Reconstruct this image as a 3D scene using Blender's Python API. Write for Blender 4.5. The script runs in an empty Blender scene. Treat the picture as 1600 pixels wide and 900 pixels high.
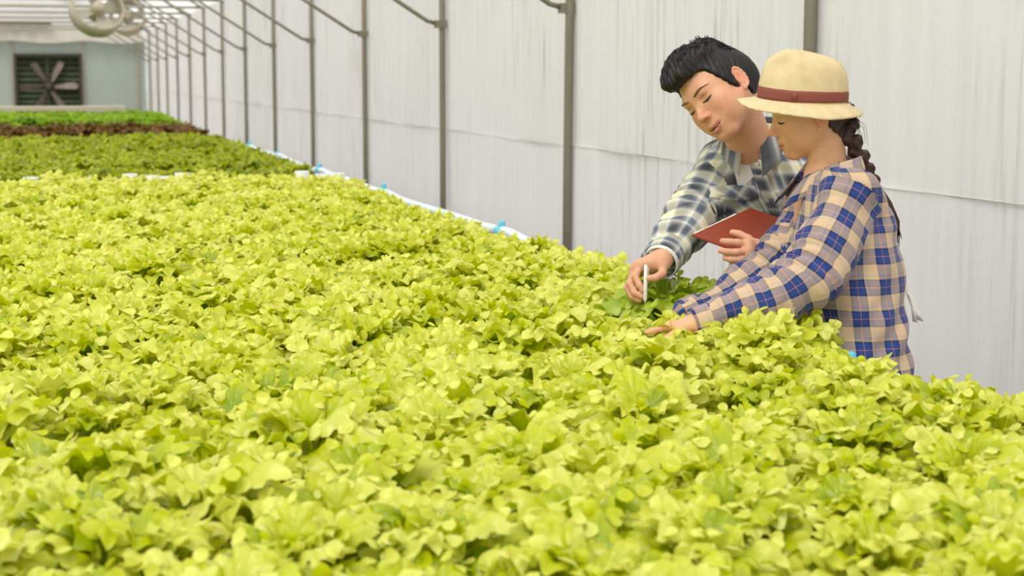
import bpy, math, random
import numpy as np
from mathutils import Vector, Matrix
from mathutils.bvhtree import BVHTree

R = math.radians
rng = random.Random(7)
nrg = np.random.default_rng(11)
scene = bpy.context.scene
col = scene.collection

# ------------------------------------------------------------------ camera, sky, sun, exposure
cam_data = bpy.data.cameras.new('camera')
cam = bpy.data.objects.new('camera', cam_data)
col.objects.link(cam)
cam_data.sensor_width = 36.0
cam_data.lens = 2600.0 / 1600.0 * 36.0
cam_data.clip_end = 300
cam.location = (0, 0, 1.55)
cam.rotation_euler = (R(90 - 7.2985), 0, R(-15.7649))
cam_data.dof.use_dof = True
cam_data.dof.focus_distance = 3.95
cam_data.dof.aperture_fstop = 6.0
scene.camera = cam
scene.cycles.max_bounces = 8

world = bpy.data.worlds.new('overcast_sky')
scene.world = world
world.use_nodes = True
wn = world.node_tree.nodes
wn['Background'].inputs[0].default_value = (1.0, 0.99, 0.975, 1)
wn['Background'].inputs[1].default_value = 1.5

sun_data = bpy.data.lights.new('sun', 'SUN')
sun_data.energy = 4.5
sun_data.angle = R(25)
sun_data.color = (1.0, 0.97, 0.92)
sun = bpy.data.objects.new('sun', sun_data)
col.objects.link(sun)
sun.rotation_euler = (R(28), R(-22), 0)

vs = scene.view_settings
vs.view_transform = 'Standard'
vs.look = 'None'
vs.exposure = -0.42
vs.gamma = 1.0
vs.use_curve_mapping = False


# ------------------------------------------------------------------ helpers: objects and tags
def tag(o, label=None, cat=None, group=None, kind=None):
    if label: o['label'] = label
    if cat: o['category'] = cat
    if group: o['group'] = group
    if kind: o['kind'] = kind
    return o

def link(o, parent=None):
    col.objects.link(o)
    if parent is not None:
        o.parent = parent
    return o

def empty(name, loc=(0, 0, 0), rz=0.0):
    o = bpy.data.objects.new(name, None)
    o.empty_display_size = 0.1
    o.location = loc
    o.rotation_euler = (0, 0, rz)
    return link(o)

def make_mesh(name, verts, faces, mat=None, smooth=True):
    me = bpy.data.meshes.new(name)
    if isinstance(verts, np.ndarray): verts = verts.tolist()
    if isinstance(faces, np.ndarray): faces = faces.tolist()
    faces = [f[:3] if len(f) == 4 and f[2] == f[3] else f for f in faces]
    me.from_pydata(verts, [], faces)
    if smooth:
        me.polygons.foreach_set('use_smooth', np.ones(len(me.polygons), dtype=bool))
    if mat: me.materials.append(mat)
    me.update()
    return me

def obj(name, mesh, parent=None, loc=None, rot=None):
    o = bpy.data.objects.new(name, mesh)
    link(o, parent)
    if loc is not None: o.location = loc
    if rot is not None: o.rotation_euler = rot
    return o

class MB:
    """collects simple solids; build() links them as one mesh object"""
    def __init__(self): self.v = []; self.f = []
    def add(self, vs, fs):
        n = len(self.v)
        self.v += [tuple(p) for p in vs]
        self.f += [tuple(i + n for i in f) for f in fs]
        return self
    def box(self, c, s, rz=0.0):
        cx, cy, cz = c; sx, sy, sz = s[0] / 2, s[1] / 2, s[2] / 2
        ca, sa = math.cos(rz), math.sin(rz)
        vs = []
        for dz in (-sz, sz):
            for dx, dy in ((-sx, -sy), (sx, -sy), (sx, sy), (-sx, sy)):
                vs.append((cx + dx * ca - dy * sa, cy + dx * sa + dy * ca, cz + dz))
        return self.add(vs, [(3, 2, 1, 0), (4, 5, 6, 7), (0, 1, 5, 4), (1, 2, 6, 5), (2, 3, 7, 6), (3, 0, 4, 7)])
    def tube(self, pts, rad, n=10, cap=True, flat=1.0):
        pts = [Vector(p) for p in pts]
        if not hasattr(rad, '__len__'): rad = [rad] * len(pts)
        rings = []
        t0 = (pts[1] - pts[0]).normalized()
        ref = Vector((0, 0, 1)) if abs(t0.z) < .9 else Vector((1, 0, 0))
        nrm = (ref - t0 * ref.dot(t0)).normalized()
        for i, p in enumerate(pts):
            a = pts[max(0, i - 1)]; b = pts[min(len(pts) - 1, i + 1)]
            t = (b - a).normalized()
            nrm = (nrm - t * nrm.dot(t)).normalized()
            bi = t.cross(nrm)
            rings.append([p + (nrm * math.cos(2 * math.pi * k / n) * flat + bi * math.sin(2 * math.pi * k / n)) * rad[i] for k in range(n)])
        vs = [q for r in rings for q in r]
        fs = []
        for i in range(len(pts) - 1):
            for k in range(n):
                fs.append((i * n + k, i * n + (k + 1) % n, (i + 1) * n + (k + 1) % n, (i + 1) * n + k))
        if cap:
            fs.append(tuple(range(n - 1, -1, -1)))
            fs.append(tuple((len(pts) - 1) * n + k for k in range(n)))
        return self.add(vs, fs)
    def lathe(self, prof, n=24, c=(0, 0, 0), closed=False):
        vs = []
        for r, z in prof:
            for k in range(n):
                a = 2 * math.pi * k / n
                vs.append((c[0] + r * math.cos(a), c[1] + r * math.sin(a), c[2] + z))
        m = len(prof); fs = []
        for i in range(m - 1 + (1 if closed else 0)):
            j = (i + 1) % m
            for k in range(n):
                fs.append((i * n + k, i * n + (k + 1) % n, j * n + (k + 1) % n, j * n + k))
        return self.add(vs, fs)
    def mesh(self, name, mat, smooth=False):
        me = make_mesh(name, self.v, self.f, mat, smooth)
        return me
    def build(self, name, mat, parent=None, smooth=False, loc=None, rot=None):
        return obj(name, self.mesh(name, mat, smooth), parent, loc, rot)


# ------------------------------------------------------------------ helpers: materials
def new_mat(name):
    m = bpy.data.materials.new(name)
    m.use_nodes = True
    nt = m.node_tree
    return m, nt, nt.nodes, nt.links, nt.nodes['Principled BSDF']

def c4(c): return (c[0], c[1], c[2], 1)

def srgb(r, g, b):
    f = lambda v: ((v / 255) / 12.92) if v / 255 <= .04045 else (((v / 255) + .055) / 1.055) ** 2.4
    return (f(r), f(g), f(b))

def plain(name, c, rough=.6, var=.12, scale=30, metal=0.0, bump=0.0, spec=.5, stretch=None):
    """base colour with procedural mottling and fine relief"""
    m, nt, N, L, b = new_mat(name)
    tc = N.new('ShaderNodeTexCoord')
    mp = N.new('ShaderNodeMapping')
    if stretch: mp.inputs['Scale'].default_value = stretch
    L.new(tc.outputs['Object'], mp.inputs[0])
    no = N.new('ShaderNodeTexNoise'); no.inputs['Scale'].default_value = scale; no.inputs['Detail'].default_value = 4
    L.new(mp.outputs[0], no.inputs['Vector'])
    mx = N.new('ShaderNodeMix'); mx.data_type = 'RGBA'
    L.new(no.outputs[0], mx.inputs[0])
    mx.inputs[6].default_value = c4([max(0, v * (1 - var)) for v in c])
    mx.inputs[7].default_value = c4([min(1, v * (1 + var)) for v in c])
    L.new(mx.outputs[2], b.inputs['Base Color'])
    b.inputs['Roughness'].default_value = rough
    b.inputs['Metallic'].default_value = metal
    b.inputs['Specular IOR Level'].default_value = spec
    if bump:
        bp = N.new('ShaderNodeBump'); bp.inputs['Strength'].default_value = bump; bp.inputs['Distance'].default_value = .004
        L.new(no.outputs[0], bp.inputs['Height']); L.new(bp.outputs[0], b.inputs['Normal'])
    return m

def leaf_mat(name, dark, light, pale, rough=.34, trans=.34, spec=.6, tcol=None):
    m, nt, N, L, b = new_mat(name)
    out = N['Material Output']
    oi = N.new('ShaderNodeObjectInfo')
    tc = N.new('ShaderNodeTexCoord')
    at = N.new('ShaderNodeAttribute'); at.attribute_name = 'tone'
    no = N.new('ShaderNodeTexNoise'); no.inputs['Scale'].default_value = 22; no.inputs['Detail'].default_value = 3
    L.new(tc.outputs['Object'], no.inputs['Vector'])
    add = N.new('ShaderNodeMath'); add.operation = 'MULTIPLY_ADD'
    L.new(no.outputs[0], add.inputs[0]); add.inputs[1].default_value = .55
    L.new(at.outputs['Fac'], add.inputs[2])
    ad2 = N.new('ShaderNodeMath'); ad2.operation = 'MULTIPLY_ADD'
    L.new(oi.outputs['Random'], ad2.inputs[0]); ad2.inputs[1].default_value = .36; L.new(add.outputs[0], ad2.inputs[2])
    rp = N.new('ShaderNodeValToRGB')
    L.new(ad2.outputs[0], rp.inputs[0])
    e = rp.color_ramp.elements
    e[0].position = .25; e[0].color = c4(dark)
    e[1].position = .65; e[1].color = c4(light)
    x = e.new(1.0); x.color = c4(pale)
    L.new(rp.outputs[0], b.inputs['Base Color'])
    b.inputs['Roughness'].default_value = rough
    b.inputs['Specular IOR Level'].default_value = spec
    bp = N.new('ShaderNodeBump'); bp.inputs['Strength'].default_value = .35; bp.inputs['Distance'].default_value = .004
    n2 = N.new('ShaderNodeTexNoise'); n2.inputs['Scale'].default_value = 130; n2.inputs['Detail'].default_value = 2
    L.new(tc.outputs['Object'], n2.inputs['Vector'])
    L.new(n2.outputs[0], bp.inputs['Height']); L.new(bp.outputs[0], b.inputs['Normal'])
    tr = N.new('ShaderNodeBsdfTranslucent')
    hs = N.new('ShaderNodeHueSaturation'); hs.inputs['Saturation'].default_value = 1.1; hs.inputs['Value'].default_value = 1.15
    L.new(rp.outputs[0], hs.inputs['Color']); L.new(hs.outputs[0], tr.inputs[0])
    ms = N.new('ShaderNodeMixShader'); ms.inputs[0].default_value = trans
    L.new(b.outputs[0], ms.inputs[1]); L.new(tr.outputs[0], ms.inputs[2])
    L.new(ms.outputs[0], out.inputs[0])
    return m

def film_mat(name, c, transparent, streaks=0.0, translucent=.5):
    """milky greenhouse film: part clear, part scattering, with mildew streaks running down"""
    m, nt, N, L, b = new_mat(name)
    out = N['Material Output']
    N.remove(b)
    tc = N.new('ShaderNodeTexCoord')
    mp = N.new('ShaderNodeMapping'); mp.inputs['Scale'].default_value = (1, 9, .35)
    L.new(tc.outputs['Object'], mp.inputs[0])
    no = N.new('ShaderNodeTexNoise'); no.inputs['Scale'].default_value = 1.6; no.inputs['Detail'].default_value = 6; no.inputs['Roughness'].default_value = .65
    L.new(mp.outputs[0], no.inputs['Vector'])
    mp2 = N.new('ShaderNodeMapping'); mp2.inputs['Scale'].default_value = (1, 26, 1.5)
    L.new(tc.outputs['Object'], mp2.inputs[0])
    n2 = N.new('ShaderNodeTexNoise'); n2.inputs['Scale'].default_value = 1.3; n2.inputs['Detail'].default_value = 5
    L.new(mp2.outputs[0], n2.inputs['Vector'])
    r1 = N.new('ShaderNodeValToRGB'); r1.color_ramp.elements[0].position = .35; r1.color_ramp.elements[1].position = .7
    r1.color_ramp.elements[0].color = c4([v * .93 for v in c]); r1.color_ramp.elements[1].color = c4(c)
    L.new(no.outputs[0], r1.inputs[0])
    r2 = N.new('ShaderNodeValToRGB'); r2.color_ramp.elements[0].position = .52; r2.color_ramp.elements[1].position = .78
    L.new(n2.outputs[0], r2.inputs[0])
    n3 = N.new('ShaderNodeTexNoise'); n3.inputs['Scale'].default_value = .9; n3.inputs['Detail'].default_value = 2
    L.new(tc.outputs['Object'], n3.inputs['Vector'])
    r3 = N.new('ShaderNodeValToRGB'); r3.color_ramp.elements[0].position = .42; r3.color_ramp.elements[1].position = .66
    L.new(n3.outputs[0], r3.inputs[0])
    m0 = N.new('ShaderNodeMath'); m0.operation = 'MULTIPLY'; L.new(r3.outputs[0], m0.inputs[0]); m0.inputs[1].default_value = streaks
    mu = N.new('ShaderNodeMath'); mu.operation = 'MULTIPLY'; L.new(r2.outputs[0], mu.inputs[0]); L.new(m0.outputs[0], mu.inputs[1])
    mx = N.new('ShaderNodeMix'); mx.data_type = 'RGBA'
    L.new(mu.outputs[0], mx.inputs[0]); L.new(r1.outputs[0], mx.inputs[6]); mx.inputs[7].default_value = c4((.33, .31, .20))
    df = N.new('ShaderNodeBsdfDiffuse'); tr = N.new('ShaderNodeBsdfTranslucent'); tp = N.new('ShaderNodeBsdfTransparent')
    L.new(mx.outputs[2], df.inputs[0]); L.new(mx.outputs[2], tr.inputs[0])
    ms = N.new('ShaderNodeMixShader'); ms.inputs[0].default_value = translucent
    L.new(df.outputs[0], ms.inputs[1]); L.new(tr.outputs[0], ms.inputs[2])
    m2 = N.new('ShaderNodeMixShader'); m2.inputs[0].default_value = transparent
    L.new(ms.outputs[0], m2.inputs[1]); L.new(tp.outputs[0], m2.inputs[2])
    L.new(m2.outputs[0], out.inputs[0])
    return m

def plaid_mat(name, period, warp, weft, interp='CONSTANT', rough=.85, weave=.5):
    """woven check: warp and weft stripes from UV in metres, averaged where they cross"""
    m, nt, N, L, b = new_mat(name)
    uv = N.new('ShaderNodeUVMap'); uv.uv_map = 'UVMap'
    sp = N.new('ShaderNodeSeparateXYZ'); L.new(uv.outputs[0], sp.inputs[0])
    cols = []
    for k, stops in ((0, warp), (1, weft)):
        dv = N.new('ShaderNodeMath'); dv.operation = 'DIVIDE'; L.new(sp.outputs[k], dv.inputs[0]); dv.inputs[1].default_value = period
        fr = N.new('ShaderNodeMath'); fr.operation = 'FRACT'; L.new(dv.outputs[0], fr.inputs[0])
        rp = N.new('ShaderNodeValToRGB'); rp.color_ramp.interpolation = interp
        L.new(fr.outputs[0], rp.inputs[0])
        e = rp.color_ramp.elements
        e[0].position, e[0].color = stops[0][0], c4(stops[0][1])
        e[1].position, e[1].color = stops[-1][0], c4(stops[-1][1])
        for p, c in stops[1:-1]:
            x = e.new(p); x.color = c4(c)
        cols.append(rp)
    # twill: fine diagonal threads decide which yarn lies on top
    wv = N.new('ShaderNodeMath'); wv.operation = 'ADD'; L.new(sp.outputs[0], wv.inputs[0]); L.new(sp.outputs[1], wv.inputs[1])
    ws = N.new('ShaderNodeMath'); ws.operation = 'MULTIPLY'; L.new(wv.outputs[0], ws.inputs[0]); ws.inputs[1].default_value = 2600
    si = N.new('ShaderNodeMath'); si.operation = 'SINE'; L.new(ws.outputs[0], si.inputs[0])
    fa = N.new('ShaderNodeMath'); fa.operation = 'MULTIPLY_ADD'; L.new(si.outputs[0], fa.inputs[0]); fa.inputs[1].default_value = .12 * weave; fa.inputs[2].default_value = .5
    mx = N.new('ShaderNodeMix'); mx.data_type = 'RGBA'
    L.new(fa.outputs[0], mx.inputs[0]); L.new(cols[0].outputs[0], mx.inputs[6]); L.new(cols[1].outputs[0], mx.inputs[7])
    L.new(mx.outputs[2], b.inputs['Base Color'])
    b.inputs['Roughness'].default_value = rough
    b.inputs['Specular IOR Level'].default_value = .2
    b.inputs['Sheen Weight'].default_value = .15
    return m

def skin_mat(name, tint=(1, 1, 1)):
    m, nt, N, L, b = new_mat(name)
    at = N.new('ShaderNodeAttribute'); at.attribute_name = 'Col'
    tc = N.new('ShaderNodeTexCoord')
    no = N.new('ShaderNodeTexNoise'); no.inputs['Scale'].default_value = 60; no.inputs['Detail'].default_value = 4
    L.new(tc.outputs['Object'], no.inputs['Vector'])
    rp = N.new('ShaderNodeValToRGB')
    rp.color_ramp.elements[0].position = .3; rp.color_ramp.elements[0].color = c4((.92 * tint[0], .9 * tint[1], .88 * tint[2]))
    rp.color_ramp.elements[1].position = .7; rp.color_ramp.elements[1].color = c4(tint)
    L.new(no.outputs[0], rp.inputs[0])
    mx = N.new('ShaderNodeMix'); mx.data_type = 'RGBA'; mx.blend_type = 'MULTIPLY'; mx.inputs[0].default_value = 1
    L.new(at.outputs['Color'], mx.inputs[6]); L.new(rp.outputs[0], mx.inputs[7])
    L.new(mx.outputs[2], b.inputs['Base Color'])
    b.inputs['Roughness'].default_value = .48
    b.inputs['Subsurface Weight'].default_value = .12
    b.inputs['Subsurface Radius'].default_value = (.012, .005, .003)
    b.inputs['Subsurface Scale'].default_value = .5
    b.inputs['Specular IOR Level'].default_value = .35
    return m

def hair_mat(name, c, stretch):
    m = plain(name, c, .42, .55, 14, stretch=stretch, bump=.6, spec=.4)
    m.node_tree.nodes['Principled BSDF'].inputs['Roughness'].default_value = .5
    return m

def straw_mat(name):
    m, nt, N, L, b = new_mat(name)
    uv = N.new('ShaderNodeUVMap'); uv.uv_map = 'UVMap'
    sp = N.new('ShaderNodeSeparateXYZ'); L.new(uv.outputs[0], sp.inputs[0])
    outs = []
    for k, f, sgn in ((0, 900, 1), (1, 900, -1)):
        ad = N.new('ShaderNodeMath'); ad.operation = 'MULTIPLY_ADD'; L.new(sp.outputs[1], ad.inputs[0]); ad.inputs[1].default_value = .8 * sgn
        L.new(sp.outputs[0], ad.inputs[2])
        mu = N.new('ShaderNodeMath'); mu.operation = 'MULTIPLY'; L.new(ad.outputs[0], mu.inputs[0]); mu.inputs[1].default_value = f
        si = N.new('ShaderNodeMath'); si.operation = 'SINE'; L.new(mu.outputs[0], si.inputs[0])
        outs.append(si)
    pr = N.new('ShaderNodeMath'); pr.operation = 'MULTIPLY'; L.new(outs[0].outputs[0], pr.inputs[0]); L.new(outs[1].outputs[0], pr.inputs[1])
    fa = N.new('ShaderNodeMath'); fa.operation = 'MULTIPLY_ADD'; L.new(pr.outputs[0], fa.inputs[0]); fa.inputs[1].default_value = .5; fa.inputs[2].default_value = .5
    tc = N.new('ShaderNodeTexCoord')
    no = N.new('ShaderNodeTexNoise'); no.inputs['Scale'].default_value = 35; L.new(tc.outputs['Object'], no.inputs['Vector'])
    av = N.new('ShaderNodeMath'); av.operation = 'MULTIPLY_ADD'; L.new(no.outputs[0], av.inputs[0]); av.inputs[1].default_value = .6; L.new(fa.outputs[0], av.inputs[2])
    rp = N.new('ShaderNodeValToRGB'); L.new(av.outputs[0], rp.inputs[0])
    rp.color_ramp.elements[0].position = .15; rp.color_ramp.elements[0].color = c4(srgb(168, 138, 84))
    rp.color_ramp.elements[1].position = .95; rp.color_ramp.elements[1].color = c4(srgb(228, 210, 166))
    L.new(rp.outputs[0], b.inputs['Base Color'])
    b.inputs['Roughness'].default_value = .7
    b.inputs['Specular IOR Level'].default_value = .3
    bp = N.new('ShaderNodeBump'); bp.inputs['Strength'].default_value = .5; bp.inputs['Distance'].default_value = .0015
    L.new(fa.outputs[0], bp.inputs['Height']); L.new(bp.outputs[0], b.inputs['Normal'])
    return m


# ------------------------------------------------------------------ helpers: smooth bodies grown from signed distances
def smin(a, b, k):
    h = np.clip(.5 + .5 * (b - a) / k, 0, 1)
    return b * (1 - h) + a * h - k * h * (1 - h)

class Field:
    def __init__(self, lo, hi, h):
        self.h = h
        self.lo = np.array(lo, float)
        n = np.ceil((np.array(hi) - self.lo) / h).astype(int) + 1
        self.ax = [self.lo[i] + h * np.arange(n[i]) for i in range(3)]
        self.F = np.full(n, .15, np.float32)
    def _sl(self, lo, hi):
        s = []
        for i in range(3):
            a = max(0, int((lo[i] - self.lo[i]) / self.h)); b = min(len(self.ax[i]), int((hi[i] - self.lo[i]) / self.h) + 2)
            s.append(slice(a, max(a, b)))
        return tuple(s)
    def _grid(self, s):
        return (self.ax[0][s[0]][:, None, None], self.ax[1][s[1]][None, :, None], self.ax[2][s[2]][None, None, :])
    def op(self, fn, lo, hi, k, mode='add'):
        s = self._sl(lo, hi)
        if any(x.stop <= x.start for x in s): return
        d = fn(*self._grid(s)).astype(np.float32)
        F = self.F[s]
        if mode == 'add': self.F[s] = smin(F, d, k)
        elif mode == 'sub': self.F[s] = -smin(-F, d, k)
        elif mode == 'cut': self.F[s] = -smin(-F, -d, k)
    def cone(self, a, b, ra, rb=None, k=.02, mode='add'):
        rb = ra if rb is None else rb
        a = np.array(a, float); b = np.array(b, float); ba = b - a; bb = max(1e-9, ba @ ba)
        def fn(X, Y, Z):
            px, py, pz = X - a[0], Y - a[1], Z - a[2]
            t = np.clip((px * ba[0] + py * ba[1] + pz * ba[2]) / bb, 0, 1)
            return np.sqrt((px - t * ba[0]) ** 2 + (py - t * ba[1]) ** 2 + (pz - t * ba[2]) ** 2) - (ra + (rb - ra) * t)
        m = max(ra, rb) + k + 4 * self.h
        self.op(fn, np.minimum(a, b) - m, np.maximum(a, b) + m, k, mode)
    def chain(self, pts, rad, k=.02):
        for i in range(len(pts) - 1): self.cone(pts[i], pts[i + 1], rad[i], rad[i + 1], k)
    def ell(self, c, r, k=.02, mode='add', rot=None):
        c = np.array(c, float); r = np.array(r, float)
        M = np.eye(3) if rot is None else np.array(Matrix.Rotation(rot[0], 3, rot[1]))
        def fn(X, Y, Z):
            px, py, pz = X - c[0], Y - c[1], Z - c[2]
            q = [M[0, i] * px + M[1, i] * py + M[2, i] * pz for i in range(3)]
            k0 = np.sqrt((q[0] / r[0]) ** 2 + (q[1] / r[1]) ** 2 + (q[2] / r[2]) ** 2)
            k1 = np.sqrt((q[0] / r[0] ** 2) ** 2 + (q[1] / r[1] ** 2) ** 2 + (q[2] / r[2] ** 2) ** 2)
            return k0 * (k0 - 1) / np.maximum(k1, 1e-6)
        m = r.max() + k + 4 * self.h
        self.op(fn, c - m, c + m, k, mode)
    def both(self, kind, *a, **kw):
        for s in (-1, 1):
            b = [tuple((s * p[0], p[1], p[2])) if hasattr(p, '__len__') and i < (2 if kind == 'cone' else 1) else p for i, p in enumerate(a)]
            kk = dict(kw)
            if kk.get('rot'): kk['rot'] = (kk['rot'][0] * s, kk['rot'][1])
            getattr(self, kind)(*b, **kk)
    def mesh(self, smooth=2):
        F = self.F; n = F.shape
        s = F < 0
        cs = [(i, j, k) for i in (0, 1) for j in (0, 1) for k in (0, 1)]
        cnt = sum(s[i:n[0] - 1 + i, j:n[1] - 1 + j, k:n[2] - 1 + k].astype(np.int8) for i, j, k in cs)
        act = np.argwhere((cnt > 0) & (cnt < 8))
        idx = np.full((n[0] - 1, n[1] - 1, n[2] - 1), -1, np.int64)
        idx[act[:, 0], act[:, 1], act[:, 2]] = np.arange(len(act))
        fv = {c: F[act[:, 0] + c[0], act[:, 1] + c[1], act[:, 2] + c[2]].astype(float) for c in cs}
        acc = np.zeros((len(act), 3)); num = np.zeros(len(act))
        for a in cs:
            for ax in range(3):
                if a[ax]: continue
                b = list(a); b[ax] = 1; b = tuple(b)
                d = (fv[a] < 0) != (fv[b] < 0)
                t = fv[a] / np.where(d, fv[a] - fv[b], 1)
                p = np.array(a, float)[None, :].repeat(len(act), 0); p[:, ax] += t
                acc[d] += p[d]; num[d] += 1
        V = self.lo + self.h * (act + acc / num[:, None])
        faces = []
        for ax in range(3):
            o1, o2 = [(1, 2), (2, 0), (0, 1)][ax]
            sl0 = [slice(None)] * 3; sl1 = [slice(None)] * 3
            sl0[ax] = slice(0, -1); sl1[ax] = slice(1, None)
            s0, s1 = s[tuple(sl0)], s[tuple(sl1)]
            e = np.argwhere(s0 != s1)
            e = e[(e[:, o1] > 0) & (e[:, o2] > 0) & (e[:, o1] < n[o1] - 1) & (e[:, o2] < n[o2] - 1)]
            ins = s0[e[:, 0], e[:, 1], e[:, 2]]
            q = []
            for d1, d2 in ((1, 1), (0, 1), (0, 0), (1, 0)):
                c = e.copy(); c[:, o1] -= d1; c[:, o2] -= d2
                q.append(idx[c[:, 0], c[:, 1], c[:, 2]])
            q = np.stack(q, 1)
            q[~ins] = q[~ins][:, ::-1]
            faces.append(q)
        Q = np.concatenate(faces)
        for _ in range(smooth):
            S = np.zeros_like(V); c = np.zeros(len(V))
            for i in range(4):
                a, b = Q[:, i], Q[:, (i + 1) % 4]
                np.add.at(S, a, V[b]); np.add.at(c, a, 1); np.add.at(S, b, V[a]); np.add.at(c, b, 1)
            V = V * .5 + .5 * S / np.maximum(c, 1)[:, None]
        return V, Q

def vnormals(V, Q):
    fn = np.cross(V[Q[:, 2]] - V[Q[:, 0]], V[Q[:, 3]] - V[Q[:, 1]])
    N = np.zeros_like(V)
    for i in range(4): np.add.at(N, Q[:, i], fn)
    return N / np.maximum(np.linalg.norm(N, axis=1), 1e-12)[:, None]

def set_cols(me, C):
    a = me.color_attributes.new('Col', 'FLOAT_COLOR', 'POINT')
    a.data.foreach_set('color', np.concatenate([C, np.ones((len(C), 1))], 1).astype(np.float32).ravel())

def euler_m(yaw, pitch, roll):
    return np.array((Matrix.Rotation(R(yaw), 3, 'Z') @ Matrix.Rotation(R(pitch), 3, 'X') @ Matrix.Rotation(R(roll), 3, 'Y')))

# ------------------------------------------------------------------ materials of the place
M = {}
M['film'] = film_mat('wall_film', (.80, .79, .785), 0.0, .95, .16)
M['roof'] = film_mat('roof_film', (.90, .90, .88), .45, .1, .85)
M['steel'] = plain('weathered_steel', srgb(128, 122, 104), .55, .22, 18, .25, .25, stretch=(1, 1, .25))
M['steel_light'] = plain('galvanised_steel', srgb(168, 164, 146), .5, .15, 14, .2, .1)
M['poly'] = plain('green_grey_panel', srgb(163, 174, 164), .5, .07, 3)
M['frame_dark'] = plain('dark_frame', srgb(70, 62, 52), .6, .2, 8)
M['blade'] = plain('fan_blade_metal', srgb(122, 110, 100), .45, .12, 8, .3)
M['louvre'] = plain('louvre_metal', srgb(58, 70, 36), .6, .35, 5)
M['white_cloth'] = plain('white_curtain', srgb(206, 200, 188), .8, .06, 6)
M['tan_plastic'] = plain('aged_plastic', srgb(178, 168, 144), .5, .12, 10)
M['concrete'] = plain('concrete', srgb(150, 146, 138), .85, .15, 5, bump=.2)
M['foam'] = plain('white_foam', srgb(226, 228, 226), .7, .05, 12)
M['bench'] = plain('bench_steel', srgb(150, 152, 148), .45, .1, 20, .4)
M['pipe'] = plain('pale_blue_pipe', srgb(212, 228, 238), .35, .05, 9)
M['cyan'] = plain('cyan_fitting', srgb(96, 196, 222), .35, .12, 30)
M['foliage_far'] = plain('far_foliage', srgb(70, 96, 40), .8, .5, 3)

WX = 2.6          # the film wall
END = 43.4        # the far wall
EAVE = 2.62

# ------------------------------------------------------------------ the setting
def struct(o): return tag(o, kind='structure')

struct(MB().box((-1.9, 21.0, -.05), (9.4, 46.0, .1)).build('floor', M['concrete']))

def film_sheet(z0, z1, off, name, parent=None, seed=0):
    ys = np.arange(-2.0, END + .01, .045)
    zs = np.linspace(z0, z1, 7)
    g = np.random.default_rng(seed)
    fold = np.zeros_like(ys)
    for fq in (1.3, 3.1, 5.7, 9.3, 15.0, 22.0):
        fold += .006 / fq ** .55 * np.sin(ys * fq + g.uniform(0, 6.28))
    V = []
    for j, z in enumerate(zs):
        t = j / 6
        x = WX + .035 + off + fold * (.6 + .5 * math.sin(t * 3.1)) + .004 * np.sin(ys * 4.1 + 3 * t)
        V.append(np.stack([x, ys, np.full_like(ys, z)], 1))
    V = np.concatenate(V)
    n = len(ys)
    F = [(j * n + i, j * n + i + 1, (j + 1) * n + i + 1, (j + 1) * n + i) for j in range(6) for i in range(n - 1)]
    return obj(name, make_mesh(name, V, F, M['film']), parent)

wall = struct(film_sheet(1.185, EAVE + .05, 0, 'wall_right', seed=3))
low = film_sheet(-.02, 1.192, .0015, 'lower_sheet', wall, seed=5)
hem = MB()
hem.tube([(WX + .03, y, 1.185 + .006 * math.sin(y * 1.9)) for y in np.arange(-2, END, .3)], .0015, 6)
hem.build('hem_cord', plain('hem_line', srgb(214, 210, 200), .8, .15, 6), wall)

# left wall and roof of the house, milky film as well
lw = MB(); lw.box((-6.6, 21, 1.3), (.02, 46, 2.64)); struct(lw.build('wall_left', M['film']))
roof = MB()
RX = -2.0; RZ = 4.5
ys = np.linspace(-2, END, 12)
pr = [(-6.6, EAVE), (-4.6, 3.75), (RX, RZ), (.6, 3.75), (2.66, EAVE)]
vs_ = [(x, y, z) for x, z in pr for y in ys]
roof.add(vs_, [(i * 12 + j, i * 12 + j + 1, (i + 1) * 12 + j + 1, (i + 1) * 12 + j) for i in range(4) for j in range(11)])
struct(roof.build('ceiling', M['roof'], smooth=True))

# far wall with an opening for the big extractor fan
fx0, fx1, fz0, fz1 = -.58, 1.06, .44, 2.08
bw = MB()
bw.box(((-6.6 + fx0) / 2, END + .05, 1.2), (6.6 + fx0, .06, 2.4))
bw.box(((2.62 + fx1) / 2, END + .05, 1.2), (2.62 - fx1, .06, 2.4))
bw.box(((fx0 + fx1) / 2, END + .05, (fz1 + 2.4) / 2), (fx1 - fx0, .06, 2.4 - fz1))
bw.box(((fx0 + fx1) / 2, END + .05, fz0 / 2), (fx1 - fx0, .06, fz0))
wb = struct(bw.build('wall_back', M['poly']))
for x in (-.62, 1.1, 2.42):
    MB().box((x, END - .0, 1.2), (.07, .05, 2.4)).build('stud', M['steel_light'], wb)
gab = MB().add([(-6.6, END + .04, 2.4), (2.62, END + .04, 2.4), (2.62, END + .04, EAVE), (.6, END + .04, 3.75), (RX, END + .04, RZ), (-4.6, END + .04, 3.75), (-6.6, END + .04, EAVE)], [(0, 1, 2, 3, 4, 5, 6)])
gab.build('gable_film', M['film'], wb)

# white curtain rolled above the far wall
cv = MB(); n = 90
for i in range(n + 1):
    x = -6.4 + 8.9 * i / n
    yy = END - .22 + .03 * math.sin(i * 1.7)
    drop = 2.36 + .03 * math.sin(i * .35)
    cv.v += [(x, yy, 2.74), (x, yy + .01 * math.sin(i), drop)]
    if i: cv.f.append((2 * i - 2, 2 * i, 2 * i + 1, 2 * i - 1))
tag(cv.build('curtain', M['white_cloth'], smooth=True), 'long white shade curtain hanging above the far extractor fan', 'curtain')
rb = MB(); rb.tube([(-6.4, END - .35, 2.80), (.2, END - .35, 2.80), (.35, END - .35, 2.80)], .075, 10)
tag(rb.build('curtain_roller', M['frame_dark'], smooth=True), 'dark rolled shade tube high on the far wall', 'roller')

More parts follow.
